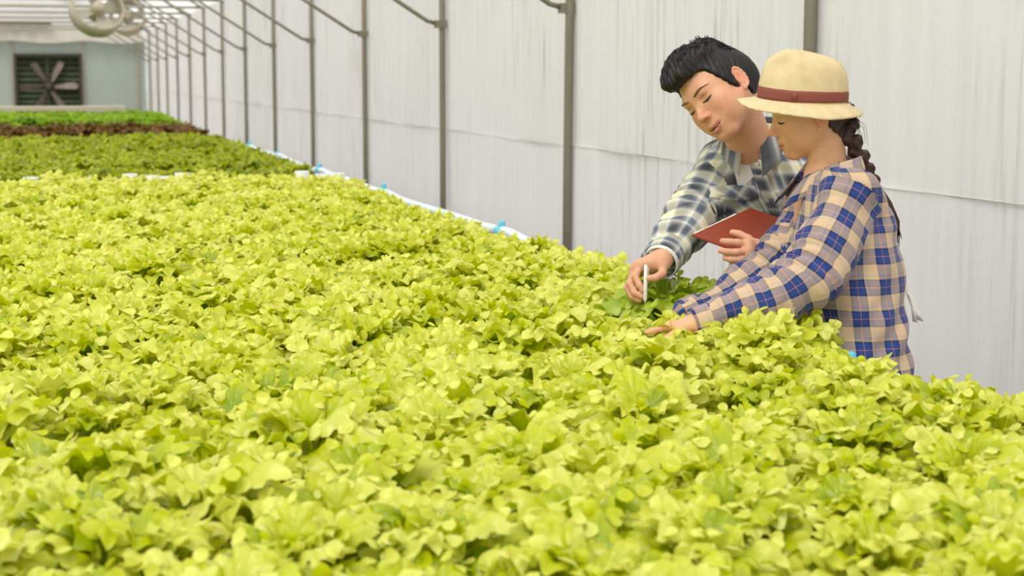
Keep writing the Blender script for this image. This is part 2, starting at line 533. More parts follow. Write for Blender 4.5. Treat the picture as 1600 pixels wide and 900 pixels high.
# extractor fan
fan = tag(empty('extractor_fan', (.24, END, fz0)), 'large square extractor fan with grey blades in the far wall', 'fan')
fc = Vector((0, 0, .82))
fr = MB()
for c, s in (((0, -.02, .03), (1.62, .18, .06)), ((0, -.02, 1.61), (1.62, .18, .06)), ((-.79, -.02, .82), (.06, .18, 1.52)), ((.79, -.02, .82), (.06, .18, 1.52))):
    fr.box(c, s)
fr.build('frame', M['frame_dark'], fan)
for k in range(6):
    a = R(60 * k + 2)
    b = MB(); d = Vector((math.cos(a), 0, math.sin(a))); s = Vector((-math.sin(a), 0, math.cos(a))); yv = Vector((0, 1, 0))
    pts = []
    for r_, w in ((.13, .04), (.4, .07), (.62, .085), (.70, .06)):
        for sg in (-1, 1):
            for t in (-.006, .006):
                pts.append(fc + d * r_ + s * (w * sg) + yv * (.05 * sg + t))
    fs = []
    for i in range(3):
        o = 4 * i
        fs += [(o, o + 2, o + 6, o + 4), (o + 1, o + 5, o + 7, o + 3), (o, o + 4, o + 5, o + 1), (o + 2, o + 3, o + 7, o + 6)]
    fs += [(0, 1, 3, 2), (12, 14, 15, 13)]
    b.add(pts, fs).build('blade', M['blade'], fan)
hb = MB(); hb.lathe([(.001, -.08), (.08, -.08), (.10, -.03), (.10, .06), (.001, .06)], 16)
hb.build('hub', M['frame_dark'], fan, True, loc=fc, rot=(R(90), 0, 0))
for dx in (-.02,):
    MB().box((dx, .05, .82), (.05, .04, 1.54)).build('motor_bar', M['frame_dark'], fan)
for k in range(11):
    lv = MB(); z = .13 + k * .138
    lv.add([(-.76, .09, z), (.76, .09, z), (.76, .155, z + .10), (-.76, .155, z + .10), (-.76, .095, z - .006), (.76, .095, z - .006), (.76, .16, z + .094), (-.76, .16, z + .094)],
           [(0, 1, 2, 3), (7, 6, 5, 4), (0, 4, 5, 1), (2, 6, 7, 3), (1, 5, 6, 2), (0, 3, 7, 4)])
    lv.build('louvre', M['louvre'], fan)

# hedge seen through the fan's louvres
def hedge():
    g = np.random.default_rng(2)
    V = []; F = []
    for i in range(5000):
        p = np.array([g.uniform(-1.6, 2.2), END + .7 + g.uniform(0, .5), g.uniform(0, 2.6)])
        a = g.normal(size=3); a /= np.linalg.norm(a); b = np.cross(a, g.normal(size=3)); b /= np.linalg.norm(b)
        s = g.uniform(.12, .22); n0 = len(V)
        V += [p - a * s, p + b * s * .5, p + a * s, p - b * s * .5]; F.append((n0, n0 + 1, n0 + 2, n0 + 3))
    return make_mesh('hedge', np.array(V), F, M['foliage_far'])
tag(obj('hedge', hedge()), 'green hedge outside, glimpsed through the fan louvres', 'hedge', kind='stuff')

# posts with their knee braces, tie beams and roof bows
ordn = ['second', 'third', 'fourth', 'fifth', 'sixth', 'seventh', 'eighth', 'ninth', 'tenth', 'eleventh', 'twelfth', 'thirteenth']
labels = ['weathered steel wall post rising behind the straw hat', 'thick weathered steel wall post just left of the man, slightly leaning']
labels += ['slim steel wall post, %s one to the left of the man' % w for w in ordn]
post_y = [5.373 + 2.775 * i for i in range(14)]
lean = {1: (.012, -.02)}
def post_parts(i, y):
    t = tag(empty('wall_post', (WX, y, 0)), labels[i], 'post', 'steel posts along the film wall')
    w = .048 if i < 2 else .042
    lx, ly = lean.get(i, (0, 0))
    p = MB()
    p.tube([(0, -ly * 1.0, 0), (0, -ly * .5, 1.0), (0, ly * .6, 1.75), (lx, ly, EAVE)], w / 2, 12)
    p.build('pole', M['steel'], t, True)
    b = MB(); dz = EAVE - 1.86
    b.tube([(-.02, 0, 1.885), (-.10, 0, 1.905), (-1.22, 0, EAVE)], .014, 8)
    b.build('brace', M['steel'], t, True)
    k = MB(); k.box((-.012, 0, 1.885), (.075, .058, .05)); k.build('clamp', M['steel'], t)
for i, y in enumerate(post_y): post_parts(i, y)

for i, y in enumerate(post_y):
    if y < 10: continue
    tb = MB(); tb.tube([(WX - .02, y + .03, EAVE + .01), (-6.55, y + .03, EAVE + .01)], .022, 8)
    struct(tb.build('trim_%d' % (i + 1), M['steel_light'], smooth=True))
for i, y in enumerate(post_y):
    bw_ = MB(); bw_.tube([(x, y + .0, z - .03) for x, z in pr], .02, 8)
    struct(bw_.build('trim_%d' % (i + 21), M['steel_light'], smooth=True))
pu = [(1.6, 3.13), (.6, 3.70), (-.7, 4.08), (RX, 4.42)]
for i, (x, z) in enumerate(pu):
    b = MB(); b.tube([(x, 2, z), (x, END, z)], .018, 6); struct(b.build('trim_%d' % (i + 41), M['steel_light'], smooth=True))

# circulation fan under the roof
def circ_fan(loc, rz, label, s=1.0):
    t = tag(empty('circulation_fan', loc, rz), label, 'fan', 'fans hanging under the roof')
    sh = MB(); sh.lathe([(.36 * s, -.10), (.385 * s, -.11), (.40 * s, 0), (.385 * s, .11), (.36 * s, .10), (.375 * s, 0)], 28, closed=True)
    sh.build('shroud', M['tan_plastic'], t, True, rot=(R(62), R(10), 0))
    m = MB(); m.lathe([(.001, -.16), (.07, -.16), (.085, -.1), (.085, .1), (.06, .14), (.001, .14)], 14)
    m.build('motor', M['tan_plastic'], t, True, rot=(R(62), R(10), 0))
    Mx = Matrix.Rotation(R(62), 4, 'X') @ Matrix.Rotation(R(10), 4, 'Y')
    for k in range(4):
        b = MB(); a = R(90 * k + 20)
        d = Vector((math.cos(a), math.sin(a), 0)); q = Vector((-math.sin(a), math.cos(a), 0))
        pts = [d * .07 - q * .05 + Vector((0, 0, -.02)), d * .07 + q * .05 + Vector((0, 0, .02)), d * .34 * s + q * .09 + Vector((0, 0, .03)), d * .34 * s - q * .09 + Vector((0, 0, -.03))]
        pts += [p + Vector((0, 0, .008)) for p in pts]
        b.add(pts, [(3, 2, 1, 0), (4, 5, 6, 7), (0, 1, 5, 4), (1, 2, 6, 5), (2, 3, 7, 6), (3, 0, 4, 7)])
        o = b.build('blade', M['steel_light'], t); o.matrix_local = Mx
    h = MB(); h.tube([(0, 0, .1), (0, .05, EAVE + .02 - loc[2])], .014, 8); h.tube([(-.37 * s, 0, .0), (-.37 * s, 0, .2), (0, .03, .34), (.37 * s, 0, .2), (.37 * s, 0, 0)], .012, 6)
    h.build('hanger', M['tan_plastic'], t, True)
circ_fan((.74, 22.0, 2.36), R(10), 'round tan circulation fan hanging nearest, above the far fan', .86)
circ_fan((1.55, 30.5, 2.55), R(-15), 'smaller tan circulation fan hanging close to the far posts', .8)

# growing beds: foam rafts on steel benches
BX0, BX1 = -.95, 1.66
def bed(y0, y1, label, x1=BX1):
    t = tag(empty('growing_bed', ((BX0 + x1) / 2, (y0 + y1) / 2, 0)), label, 'growing bed', 'hydroponic growing beds')
    w, l = x1 - BX0, y1 - y0
    n = max(1, round(l / 1.2)); pl = l / n
    pm = MB().box((0, 0, 0), (w - .06, pl - .012, .04)).mesh('raft', M['foam'])
    for k in range(n): obj('raft', pm, t, (0, -l / 2 + pl * (k + .5), .865))
    for s in (-1, 1):
        MB().box((s * (w / 2 - .012), 0, .85), (.024, l, .12)).build('side_rail', M['foam'], t)
        MB().box((0, s * (l / 2 - .012), .85), (w - .05, .024, .12)).build('end_rail', M['foam'], t)
    MB().box((0, 0, .815), (w - .06, l - .05, .05)).build('trough', M['bench'], t)
    lm = MB().box((0, 0, .395), (.045, .045, .79)).mesh('leg', M['bench'])
    for k in range(n + 1):
        for s in (-1, 1):
            obj('leg', lm, t, (s * (w / 2 - .15), max(-l / 2 + .1, min(l / 2 - .1, -l / 2 + pl * k)), 0))
    return t
bed1 = bed(.85, 9.38, 'nearest long growing bed full of yellow-green lettuce')
bed2 = bed(9.85, 15.75, 'second growing bed, with darker green lettuce')
bed3 = bed(16.5, 19.0, 'third growing bed, with dark red lettuce')
bed4 = bed(20.0, 24.2, 'fourth growing bed, with bright green leafy plants')
bed5 = tag(empty('growing_bed', (.1, 30.2, 0)), 'empty pale growing bed in front of the far fan', 'growing bed', 'hydroponic growing beds')
MB().box((0, 0, .97), (2.7, 1.0, .07)).build('raft', M['tan_plastic'], bed5)
for s in (-1, 1):
    for q in (-1, 1): MB().box((s * 1.2, q * .4, .4675), (.05, .05, .935)).build('leg', M['bench'], bed5)
# white net cups standing along the far end of the first bed
cup = MB().lathe([(.001, 0), (.030, 0), (.042, .10), (.038, .10), (.030, .05), (.001, .05)], 12).mesh('net_cup', M['foam'], True)
cup_x = [-.06, .22, .46, .58, .66, .74, .82, .90, 1.40, 1.52, 1.60]
for k, x in enumerate(cup_x):
    tag(obj('net_cup', cup, None, (x, 9.30 + .03 * math.sin(k * 2.3), .905 + .012 * math.sin(k * 4.1))), 'small white planting cup at the far end of the nearest bed', 'cup', 'white cups at the end of the nearest bed')

# pale blue water line along the bed edge with cyan fittings
fit_y = [2.905, 3.279, 6.27, 8.61, 10.70, 12.65, 14.45]
def pipe(y0, y1, fits, label):
    t = tag(empty('water_pipe', (1.73, y0, .9)), label, 'pipe', 'water pipes along the bed edge')
    pts = []
    for y in np.arange(y0, y1 + .01, .08):
        b = sum(math.exp(-((y - f_ + .10) / .22) ** 2) for f_ in fits)
        far = min(1, max(0, (y - 4.6) / 1.2))
        pts.append((-.03 + .03 * far, y - y0, -.05 + .08 * far + .012 * b * far + .005 * math.sin(y * 2.1)))
    MB().tube(pts, .020, 10).build('pipe_run', M['pipe'], t, True)
    for f_ in fits:
        m = MB(); m.tube([(0, -.05, 0), (0, -.045, 0), (0, .045, .004), (0, .05, .004)], [.021, .025, .025, .021], 12)
        nx = -.03 if f_ < 5 else 0
        m.build('fitting', M['cyan'], t, True, loc=(nx, f_ - y0, .035 if f_ > 5 else .0))
        m = MB(); m.tube([(0, 0, 0), (0, 0, .032), (0, 0, .036)], [.013, .013, .008], 10)
        m.build('valve_cap', M['cyan'], t, True, loc=(nx, f_ - y0, .048 if f_ > 5 else .010))
pipe(1.6, 9.4, fit_y[:4], 'pale blue water pipe along the wall side of the nearest lettuce bed')
pipe(9.55, 15.7, fit_y[4:], 'pale blue water pipe along the second, darker green lettuce bed')

# ------------------------------------------------------------------ lettuce
M['lettuce'] = leaf_mat('yellow_green_leaf', srgb(140, 166, 0), srgb(203, 210, 8), srgb(226, 228, 108))  # the pale end imitates highlights on lit leaf surfaces, put into the colour
M['lettuce_green'] = leaf_mat('mid_green_leaf', srgb(116, 136, 2), srgb(154, 168, 10), srgb(182, 190, 40), spec=.35)
M['lettuce_dark'] = leaf_mat('deep_green_leaf', srgb(120, 152, 8), srgb(158, 184, 22), srgb(190, 206, 70))
M['lettuce_red'] = leaf_mat('dark_red_leaf', srgb(72, 40, 22), srgb(102, 66, 32), srgb(124, 96, 42), trans=.2, spec=.2)
M['leafy'] = leaf_mat('bright_green_leaf', srgb(78, 124, 6), srgb(122, 162, 14), srgb(156, 188, 40), spec=.3)

def leaf_geo(L_, W_, th0, bend, ruf, seed, nu=40, nv=5, cup=.30):
    """one frilly leaf: a lobed fan that grows from the origin along +X, rises at th0 and curls outward"""
    g = random.Random(seed)
    ph = [g.uniform(0, 6.28) for _ in range(5)]
    n1 = g.choice((7, 8, 9)) if nu > 30 else 6
    V = [(.5, 0.0, 0.0)]; T = [.2]
    for j in range(1, nv + 1):
        q = (j / nv) ** .72
        for i in range(nu):
            a = 2 * math.pi * i / nu
            base = max(0, -math.cos(a)) ** 2                     # near the stalk the margin is plain
            lob = 1 + (1 - base) * q ** 2 * (.085 * math.cos(n1 * a + ph[0]) + .06 * math.cos(3 * a + ph[1]))
            x, y = q * lob * math.cos(a), q * lob * math.sin(a)
            al = .5 + .5 * x
            wid = .22 + .78 * min(1, max(0, al / .55)) ** 1.1
            d = ruf * (1 - base) * q ** 2.4 * (.75 * math.cos(n1 * a + ph[2]) + .6 * math.cos((n1 - 2) * a + ph[3]) + .5 * math.cos(3 * a + ph[4]))
            d += cup * W_ * y * y * (1 - .9 * q ** 4) - 1.5 * ruf * q ** 8 * (1 - base)
            V.append((al, y * W_ * wid, d)); T.append(.10 + .20 * al + .16 * q * al - .2 * (1 - al))
    # the rounded lobes of the frill: small cupped flaps set along the margin, each turned its own way
    F = [(0, 1 + i, 1 + (i + 1) % nu, 1 + (i + 1) % nu) for i in range(nu)]
    for j in range(nv - 1):
        for i in range(nu):
            F.append((1 + j * nu + i, 1 + (j + 1) * nu + i, 1 + (j + 1) * nu + (i + 1) % nu, 1 + j * nu + (i + 1) % nu))
    fine = nu > 30
    nl = 9 if fine else 6
    seg, rings = (10, 2) if fine else (7, 1)
    for l in range(nl):
        a = R(-128 + 256 * (l + g.uniform(-.25, .25)) / (nl - 1))
        row = nv - 1 if l % 2 else nv - 2
        src = V[1 + max(0, row) * nu + int(round(a / (2 * math.pi) * nu)) % nu]
        rad = g.uniform(.24, .40) * W_ if fine else .40 * W_
        # frame: outward on the leaf, across, normal; then a random turn
        o_ = Vector((math.cos(a), math.sin(a), 0)); n_ = Vector((0, 0, 1))
        M3 = Matrix.Rotation(g.uniform(-.9, .9), 3, o_.cross(n_)) @ Matrix.Rotation(g.uniform(-.8, .8), 3, o_)
        e1_, n2 = M3 @ o_, M3 @ n_
        e2_ = n2.cross(e1_)
        c_ = Vector((src[0] * L_, src[1], src[2] + .002)) + e1_ * rad * .45
        cupd = g.choice((-1, 1)) * g.uniform(.25, .5) * rad
        k0 = len(V); tn = T[-1] * .5 + .2 + g.uniform(-.12, .14)
        V.append((c_.x / L_, c_.y, c_.z)); T.append(tn)
        for rr_ in range(1, rings + 1):
            q = rr_ / rings
            for i in range(seg):
                b = 2 * math.pi * i / seg
                p = c_ + (e1_ * math.cos(b) + e2_ * math.sin(b)) * (rad * q * (1 + .10 * math.sin(3 * b + ph[1] + l))) + n2 * (cupd * q * q + .14 * rad * q * math.sin(2 * b + ph[2] + l))
                V.append((p.x / L_, p.y, p.z)); T.append(tn + .08 * q)
        for i in range(seg):
            F.append((k0, k0 + 1 + i, k0 + 1 + (i + 1) % seg, k0 + 1 + (i + 1) % seg))
            if rings == 2: F.append((k0 + 1 + i, k0 + 1 + seg + i, k0 + 1 + seg + (i + 1) % seg, k0 + 1 + (i + 1) % seg))
    V = np.array(V)
    # bend along the midrib
    m = 24; rr = [.010]; zz = [0.0]; tt = [th0]
    for j in range(1, m + 1):
        th = th0 - bend * (j / m) ** 1.6
        rr.append(rr[-1] + math.cos(th) * L_ / m); zz.append(zz[-1] + math.sin(th) * L_ / m); tt.append(th)
    s = np.linspace(0, 1, m + 1); al = V[:, 0]
    r_ = np.interp(al, s, rr); z_ = np.interp(al, s, zz); t_ = np.interp(al, s, tt)
    over = np.maximum(0, al - 1) * L_
    P = np.stack([r_ + over * np.cos(t_) - V[:, 2] * np.sin(t_), V[:, 1], z_ + over * np.sin(t_) + V[:, 2] * np.cos(t_)], 1)
    return P, np.array(F), np.array(T)

# (length, half width, rise, curl, frill) for outer, middle and heart leaves
TIERS = [(.132, .039, 42, 60, .0085), (.128, .038, 60, 74, .0088), (.116, .035, 76, 70, .0085), (.094, .028, 86, 58, .0070)]
COUNT = [8, 8, 6, 4]

def leaf_set(seed, nu=40, nv=5, sc=1.0, n=4):
    out = []
    for ti, (l, w, th, be, ru) in enumerate(TIERS):
        out.append([leaf_geo(l * sc * (1 + .1 * math.sin(k * 2 + ti)), w * sc, R(th + 5 * math.sin(k * 3.1)), R(be), ru * sc, seed + ti * 17 + k, nu, nv) for k in range(n)])
    return out

def head_plan(seed):
    g = random.Random(seed); plan = []
    for ti, c in enumerate(COUNT):
        a0 = g.uniform(0, 6.28)
        for k in range(c):
            plan.append((ti, g.randrange(4), a0 + 6.283 * k / c + g.uniform(-.25, .25), g.uniform(-.14, .14), g.uniform(.88, 1.14)))
    return plan

def plan_mats(plan):
    return [(ti, kk, np.array(Matrix.Rotation(a, 3, 'Z') @ Matrix.Rotation(t, 3, 'Y') @ Matrix.Rotation(t * 1.5, 3, 'X')) * s) for ti, kk, a, t, s in plan]

def put_tone(me, T):
    a = me.attributes.new('tone', 'FLOAT', 'POINT')
    a.data.foreach_set('value', T.astype(np.float32))

def head_arrays(leaves, plan, seed=0):
    g = random.Random(seed)
    V, F, T = [], [], []; n = 0
    for ti, kk, Mx in plan_mats(plan):
        v, f, t = leaves[ti][kk]
        V.append(v @ Mx.T + np.array([0, 0, .012 * ti])); F.append(f + n); T.append(t + g.uniform(-.2, .2)); n += len(v)
    return np.concatenate(V), np.concatenate(F), np.concatenate(T)

def head_mesh(name, mat, seed, sc=1.0, nu=40, nv=5):
    V, F, T = head_arrays(leaf_set(seed * 7 + 1, nu, nv, sc), head_plan(seed), seed)
    me = make_mesh(name, V, F, mat); put_tone(me, T)
    return me

# projection used only to choose which heads the picture can see
_f = 2600.0
_fw = np.array([math.sin(R(15.7649)) * math.cos(R(7.2985)), math.cos(R(15.7649)) * math.cos(R(7.2985)), -math.sin(R(7.2985))])
_rt = np.array([math.cos(R(15.7649)), -math.sin(R(15.7649)), 0]); _up = np.cross(_rt, _fw)
def in_view(x, y, z=1.0, m=20):
    d = np.array([x, y, z - 1.55]); dz = d @ _fw
    if dz < .3: return False
    px, py = 800 + _f * (d @ _rt) / dz, 450 - _f * (d @ _up) / dz
    return -m < px < 1600 + m and py < 900 + m

def spots(y0, y1, x0, x1, sp, jit, seed):
    g = random.Random(seed); out = []
    ny = int((y1 - y0) / sp); nx = int((x1 - x0) / sp)
    for j in range(ny + 1):
        for i in range(nx + 1):
            x = x1 - i * sp - (sp / 2 if j % 2 else 0) + g.uniform(-jit, jit)
            y = y0 + j * sp + g.uniform(-jit, jit)
            sc_ = g.uniform(.88, 1.14)
            if y > 5.8 and x > x1 - .1: x -= .075; sc_ = min(sc_, .95)
            out.append((x, y, g.uniform(0, 6.28), sc_, g.uniform(-.014, .02)))
    return out

ZB = .885
bed1_spots = spots(1.05, 9.20, -.85, 1.57, .197, .022, 21)
special = (1.475, 3.80)
bed1_spots = [s for s in bed1_spots if math.hypot(s[0] - special[0], s[1] - special[1]) > .12]
bed1_spots += [(1.63, 2.52, 1.9, .84, -.005), (1.64, 2.36, 4.0, .88, -.004), (1.63, 2.18, 5.0, .9, -.004)]
seen = sorted([s for s in bed1_spots if in_view(s[0], s[1], 1.0, 25)], key=lambda s: s[1])
rest = [s for s in bed1_spots if not in_view(s[0], s[1], 1.0, 25)] + seen[300:]
seen = seen[:300]
LB = 'head of frilly yellow-green lettuce growing in the nearest bed'
GB = 'lettuce heads in the nearest bed'
NEAR = 64
leaf_me = []
for ti, row in enumerate(leaf_set(3, 44, 5)):
    r_ = []
    for v, f, t in row:
        for dt in (-.18, .0, .18):  # tone steps; the lighter ones bring more of the painted pale highlights
            me = make_mesh('leaf', v, f, M['lettuce']); put_tone(me, t + dt); r_.append(me)
    leaf_me.append(r_)
for i, (x, y, a, s, dz) in enumerate(seen[:NEAR]):
    t = tag(empty('lettuce_head', (x, y, ZB + dz), a), LB, 'lettuce', GB)
    t.scale = (s, s, s)
    t.rotation_euler = (.16 * math.sin(i * 2.7), .16 * math.sin(i * 4.3 + 1), a)
    g = random.Random(900 + i)
    for ti, kk, Mx in plan_mats(head_plan(50 + i)):
        o = bpy.data.objects.new('leaf', leaf_me[ti][kk * 3 + g.randrange(3)])
        link(o, t)
        m4 = Matrix(Mx.tolist()).to_4x4(); m4.translation = (0, 0, .012 * ti)
        o.matrix_local = m4
heads = [head_mesh('lettuce_head', M['lettuce'], 30 + k, 1.0, 40, 5) for k in range(7)]
for i, (x, y, a, s, dz) in enumerate(seen[NEAR:]):
    o = tag(obj('lettuce_head', heads[i % 7], None, (x, y, ZB + dz), (.16 * math.sin(i * 2.7), .16 * math.sin(i * 4.3 + 1), a)), LB, 'lettuce', GB)
    o.scale = (s, s, s)

def mass(name, mat, sp, label, group, seed, sc=1.0, nu=16, nv=3):
    src = [head_arrays(leaf_set(seed + k, nu, nv, sc), head_plan(seed + k), k) for k in range(4)]
    V, F, T = [], [], []; n = 0
    for i, (x, y, a, s, dz) in enumerate(sp):
        v, f, t = src[i % 4]
        c, sn = math.cos(a) * s, math.sin(a) * s
        V.append(np.stack([v[:, 0] * c - v[:, 1] * sn + x, v[:, 0] * sn + v[:, 1] * c + y, v[:, 2] * s + ZB + dz], 1))
        F.append(f + n); T.append(t + ((i * 37) % 11) / 40 - .1); n += len(v)
    me = make_mesh(name, np.concatenate(V), np.concatenate(F), mat); put_tone(me, np.concatenate(T))
    return tag(obj(name, me), label, 'lettuce', group, 'stuff')
mass('lettuce_mass', M['lettuce'], rest, 'mass of yellow-green lettuce filling the far and left side of the nearest bed', GB, 60)

# the deeper green head that the two people are looking at
t = tag(empty('lettuce_head', (special[0], special[1], ZB + .035), .7), 'darker green curly lettuce head under the pen hand of the man', 'lettuce', GB)
t.scale = (1.2, 1.2, 1.15)
dark_leaves = leaf_set(5, 48, 6)
for ti, kk, Mx in plan_mats(head_plan(7)):
    v, f, tn = dark_leaves[ti][kk]
    me = make_mesh('leaf', v, f, M['lettuce_dark']); put_tone(me, tn)
    o = bpy.data.objects.new('leaf', me); link(o, t)
    m4 = Matrix(Mx.tolist()).to_4x4(); m4.translation = (0, 0, .012 * ti); o.matrix_local = m4

def rows(y0, y1, sp, mats, label, group, name, seed, sc, limit, mass_label, cat='lettuce', x1=1.57):
    sp_ = spots(y0, y1, -.85, x1, sp, .025, seed)
    vis = sorted([s for s in sp_ if in_view(s[0], s[1], 1.0, 12)], key=lambda s: s[1])
    oth = [s for s in sp_ if not in_view(s[0], s[1], 1.0, 12)] + vis[limit:]
    ms = [head_mesh(name, mats, seed + k, sc, 24, 3) for k in range(4)]
    for i, (x, y, a, s, dz) in enumerate(vis[:limit]):
        o = tag(obj(name, ms[i % 4], None, (x, y, ZB + dz), (0, 0, a)), label, cat, group); o.scale = (s, s, s)
    if oth: 
        m = mass(name.replace('_head', '').replace('_plant', '') + '_mass', mats, oth, mass_label, group, seed + 9, sc, 16, 3)
        m['category'] = cat
rows(9.98, 15.65, .215, M['lettuce_green'], 'head of mid-green lettuce growing in the second bed', 'lettuce heads in the second bed', 'green_lettuce_head', 200, 1.02, 290,
     'mid-green lettuce along the left edge of the second bed')
rows(16.62, 18.9, .23, M['lettuce_red'], 'head of dark red lettuce in the third bed', 'red lettuce heads in the third bed', 'red_lettuce_head', 300, 1.08, 110,
     'dark red lettuce along the far side of the third bed')
rows(20.1, 24.1, .25, M['leafy'], 'bright green leafy plant in the fourth bed', 'leafy plants in the fourth bed', 'leafy_plant', 400, 1.28, 110,
     'bright green leafy plants at the back of the fourth bed', 'plant')

# ------------------------------------------------------------------ people
M['skin_man'] = skin_mat('skin_man')
M['skin_woman'] = skin_mat('skin_woman')
M['hair_man'] = hair_mat('black_hair', srgb(16, 14, 14), (9, 1.2, 4))
M['hair_woman'] = hair_mat('brown_hair', srgb(58, 38, 32), (6, 6, 1.2))
M['brow'] = plain('brow_hair', srgb(104, 78, 60), .7, .3, 60)
M['lash'] = plain('lash_hair', srgb(52, 38, 32), .6, .2, 60)
M['straw'] = straw_mat('woven_straw')
M['ribbon'] = plain('rust_ribbon', srgb(132, 66, 52), .65, .12, 40, bump=.1)
M['tee'] = plain('white_tee', srgb(222, 218, 212), .85, .05, 40)
M['denim'] = plain('dark_trousers', srgb(48, 50, 60), .85, .2, 60, bump=.1)
M['shoe'] = plain('dark_shoe', srgb(52, 44, 38), .6, .2, 20)
M['button'] = plain('dark_button', srgb(58, 56, 54), .4, .1, 20)
M['board'] = plain('rust_board', srgb(140, 52, 24), .5, .08, 12, bump=.05)
M['paper'] = plain('white_paper', srgb(238, 234, 224), .8, .03, 10)
M['pen'] = plain('white_pen', srgb(236, 232, 226), .3, .03, 10)
M['metal'] = plain('bright_metal', srgb(190, 190, 186), .3, .05, 10, .9)

blue, cream, navy, orange = srgb(42, 66, 128), srgb(200, 175, 142), srgb(32, 38, 74), srgb(186, 116, 92)
lav = srgb(172, 158, 164)
st = [(0, navy), (.05, blue), (.245, orange), (.27, blue), (.47, navy), (.52, cream), (.62, lav), (.66, cream), (.86, srgb(214, 170, 140)), (.885, cream), (1, cream)]
M['plaid_blue'] = plaid_mat('blue_cream_plaid', .070, st, st)
ch, gr, wt, yl, bl = srgb(66, 68, 74), srgb(128, 132, 136), srgb(226, 224, 214), srgb(214, 214, 160), srgb(104, 118, 134)
sm1 = [(0, ch), (.16, ch), (.22, gr), (.30, wt), (.42, yl), (.55, wt), (.62, bl), (.74, bl), (.80, wt), (.90, gr), (1, ch)]
M['plaid_grey'] = plaid_mat('grey_cream_plaid', .098, sm1, sm1, 'LINEAR')

HAND_MAN_RIGHT = {
    'wrist': [1.439, 3.7566, 1.1072],
    'index': [[1.3866, 3.7593, 1.0955], [1.3667, 3.7488, 1.0689], [1.3724, 3.734, 1.0485], [1.3794, 3.7283, 1.036]],
    'middle': [[1.3799, 3.7707, 1.088], [1.3564, 3.7578, 1.0513], [1.363, 3.7415, 1.0297], [1.3771, 3.7312, 1.0215]],
    'ring': [[1.378, 3.7803, 1.0779], [1.3537, 3.7673, 1.0385], [1.3608, 3.75, 1.0184], [1.3758, 3.7386, 1.0115]],
    'pinky': [[1.3799, 3.7891, 1.069], [1.3619, 3.7763, 1.0293], [1.3679, 3.7619, 1.0127], [1.378, 3.7521, 1.0071]],
    'thumb': [[1.4339, 3.7392, 1.0924], [1.4278, 3.7262, 1.0759], [1.4079, 3.7202, 1.067], [1.3917, 3.7205, 1.0662]],
    'pen': [[1.3851, 3.7257, 1.0993], [1.3822, 3.7208, 1.0015]],
}
HAND_MAN_LEFT = {
    'wrist': [1.6912, 3.7088, 1.1261],
    'index': [[1.6295, 3.6819, 1.1471], [1.6035, 3.6834, 1.1508], [1.5838, 3.6892, 1.1522], [1.5689, 3.6957, 1.1537]],
    'middle': [[1.6297, 3.6766, 1.1312], [1.5983, 3.6756, 1.128], [1.5755, 3.6842, 1.1288], [1.5633, 3.6921, 1.1311]],
    'ring': [[1.6304, 3.6776, 1.1166], [1.6052, 3.6755, 1.1103], [1.5863, 3.6829, 1.1101], [1.5738, 3.69, 1.1132]],
    'pinky': [[1.6325, 3.6817, 1.1047], [1.6131, 3.6777, 1.0964], [1.6, 3.6832, 1.0942], [1.59, 3.6885, 1.097]],
    'thumb': [[1.6576, 3.7047, 1.1421], [1.647, 3.722, 1.1553], [1.6306, 3.7363, 1.1648], [1.6164, 3.745, 1.1686]],
}
HAND_WOMAN_LEFT = {
    'wrist': [1.384, 3.3917, 1.0041],
    'index': [[1.3351, 3.4018, 0.9999], [1.3157, 3.4036, 0.9957], [1.302, 3.4069, 0.9917], [1.2901, 3.4119, 0.9881]],
    'middle': [[1.3392, 3.4153, 0.9918], [1.318, 3.4224, 0.9844], [1.3025, 3.4279, 0.9771], [1.2916, 3.4321, 0.9697]],
    'ring': [[1.3459, 3.429, 0.9835], [1.3287, 3.4367, 0.9734], [1.3154, 3.4415, 0.9648], [1.3064, 3.4441, 0.9576]],
    'pinky': [[1.3531, 3.4407, 0.9766], [1.3381, 3.4477, 0.9653], [1.3271, 3.4519, 0.9579], [1.3208, 3.4551, 0.9528]],
    'thumb': [[1.3512, 3.3852, 0.9957], [1.3314, 3.3792, 0.9879], [1.3192, 3.3797, 0.9812], [1.3099, 3.3814, 0.9743]],
}
HAND_WOMAN_RIGHT = {
    'wrist': [1.4447, 3.6337, 0.9833],
    'index': [[1.4131, 3.6351, 0.9742], [1.3926, 3.6375, 0.9645], [1.3803, 3.64, 0.957], [1.3703, 3.6418, 0.9495]],
    'middle': [[1.4176, 3.6501, 0.9706], [1.3965, 3.6546, 0.9593], [1.3828, 3.6573, 0.9505], [1.3728, 3.6589, 0.9417]],
    'ring': [[1.4245, 3.6645, 0.9669], [1.4052, 3.6703, 0.9541], [1.3927, 3.6726, 0.9453], [1.3839, 3.674, 0.9364]],
    'pinky': [[1.4319, 3.6766, 0.9636], [1.417, 3.6832, 0.9504], [1.4057, 3.6854, 0.9428], [1.3981, 3.6865, 0.9352]],
    'thumb': [[1.4263, 3.6208, 0.9731], [1.4102, 3.6134, 0.9622], [1.3995, 3.6133, 0.9551], [1.3909, 3.6148, 0.9476]],
}


def interp_pts(tab, z, c):
    a = np.array(tab); return np.interp(z, a[:, 0], a[:, c])

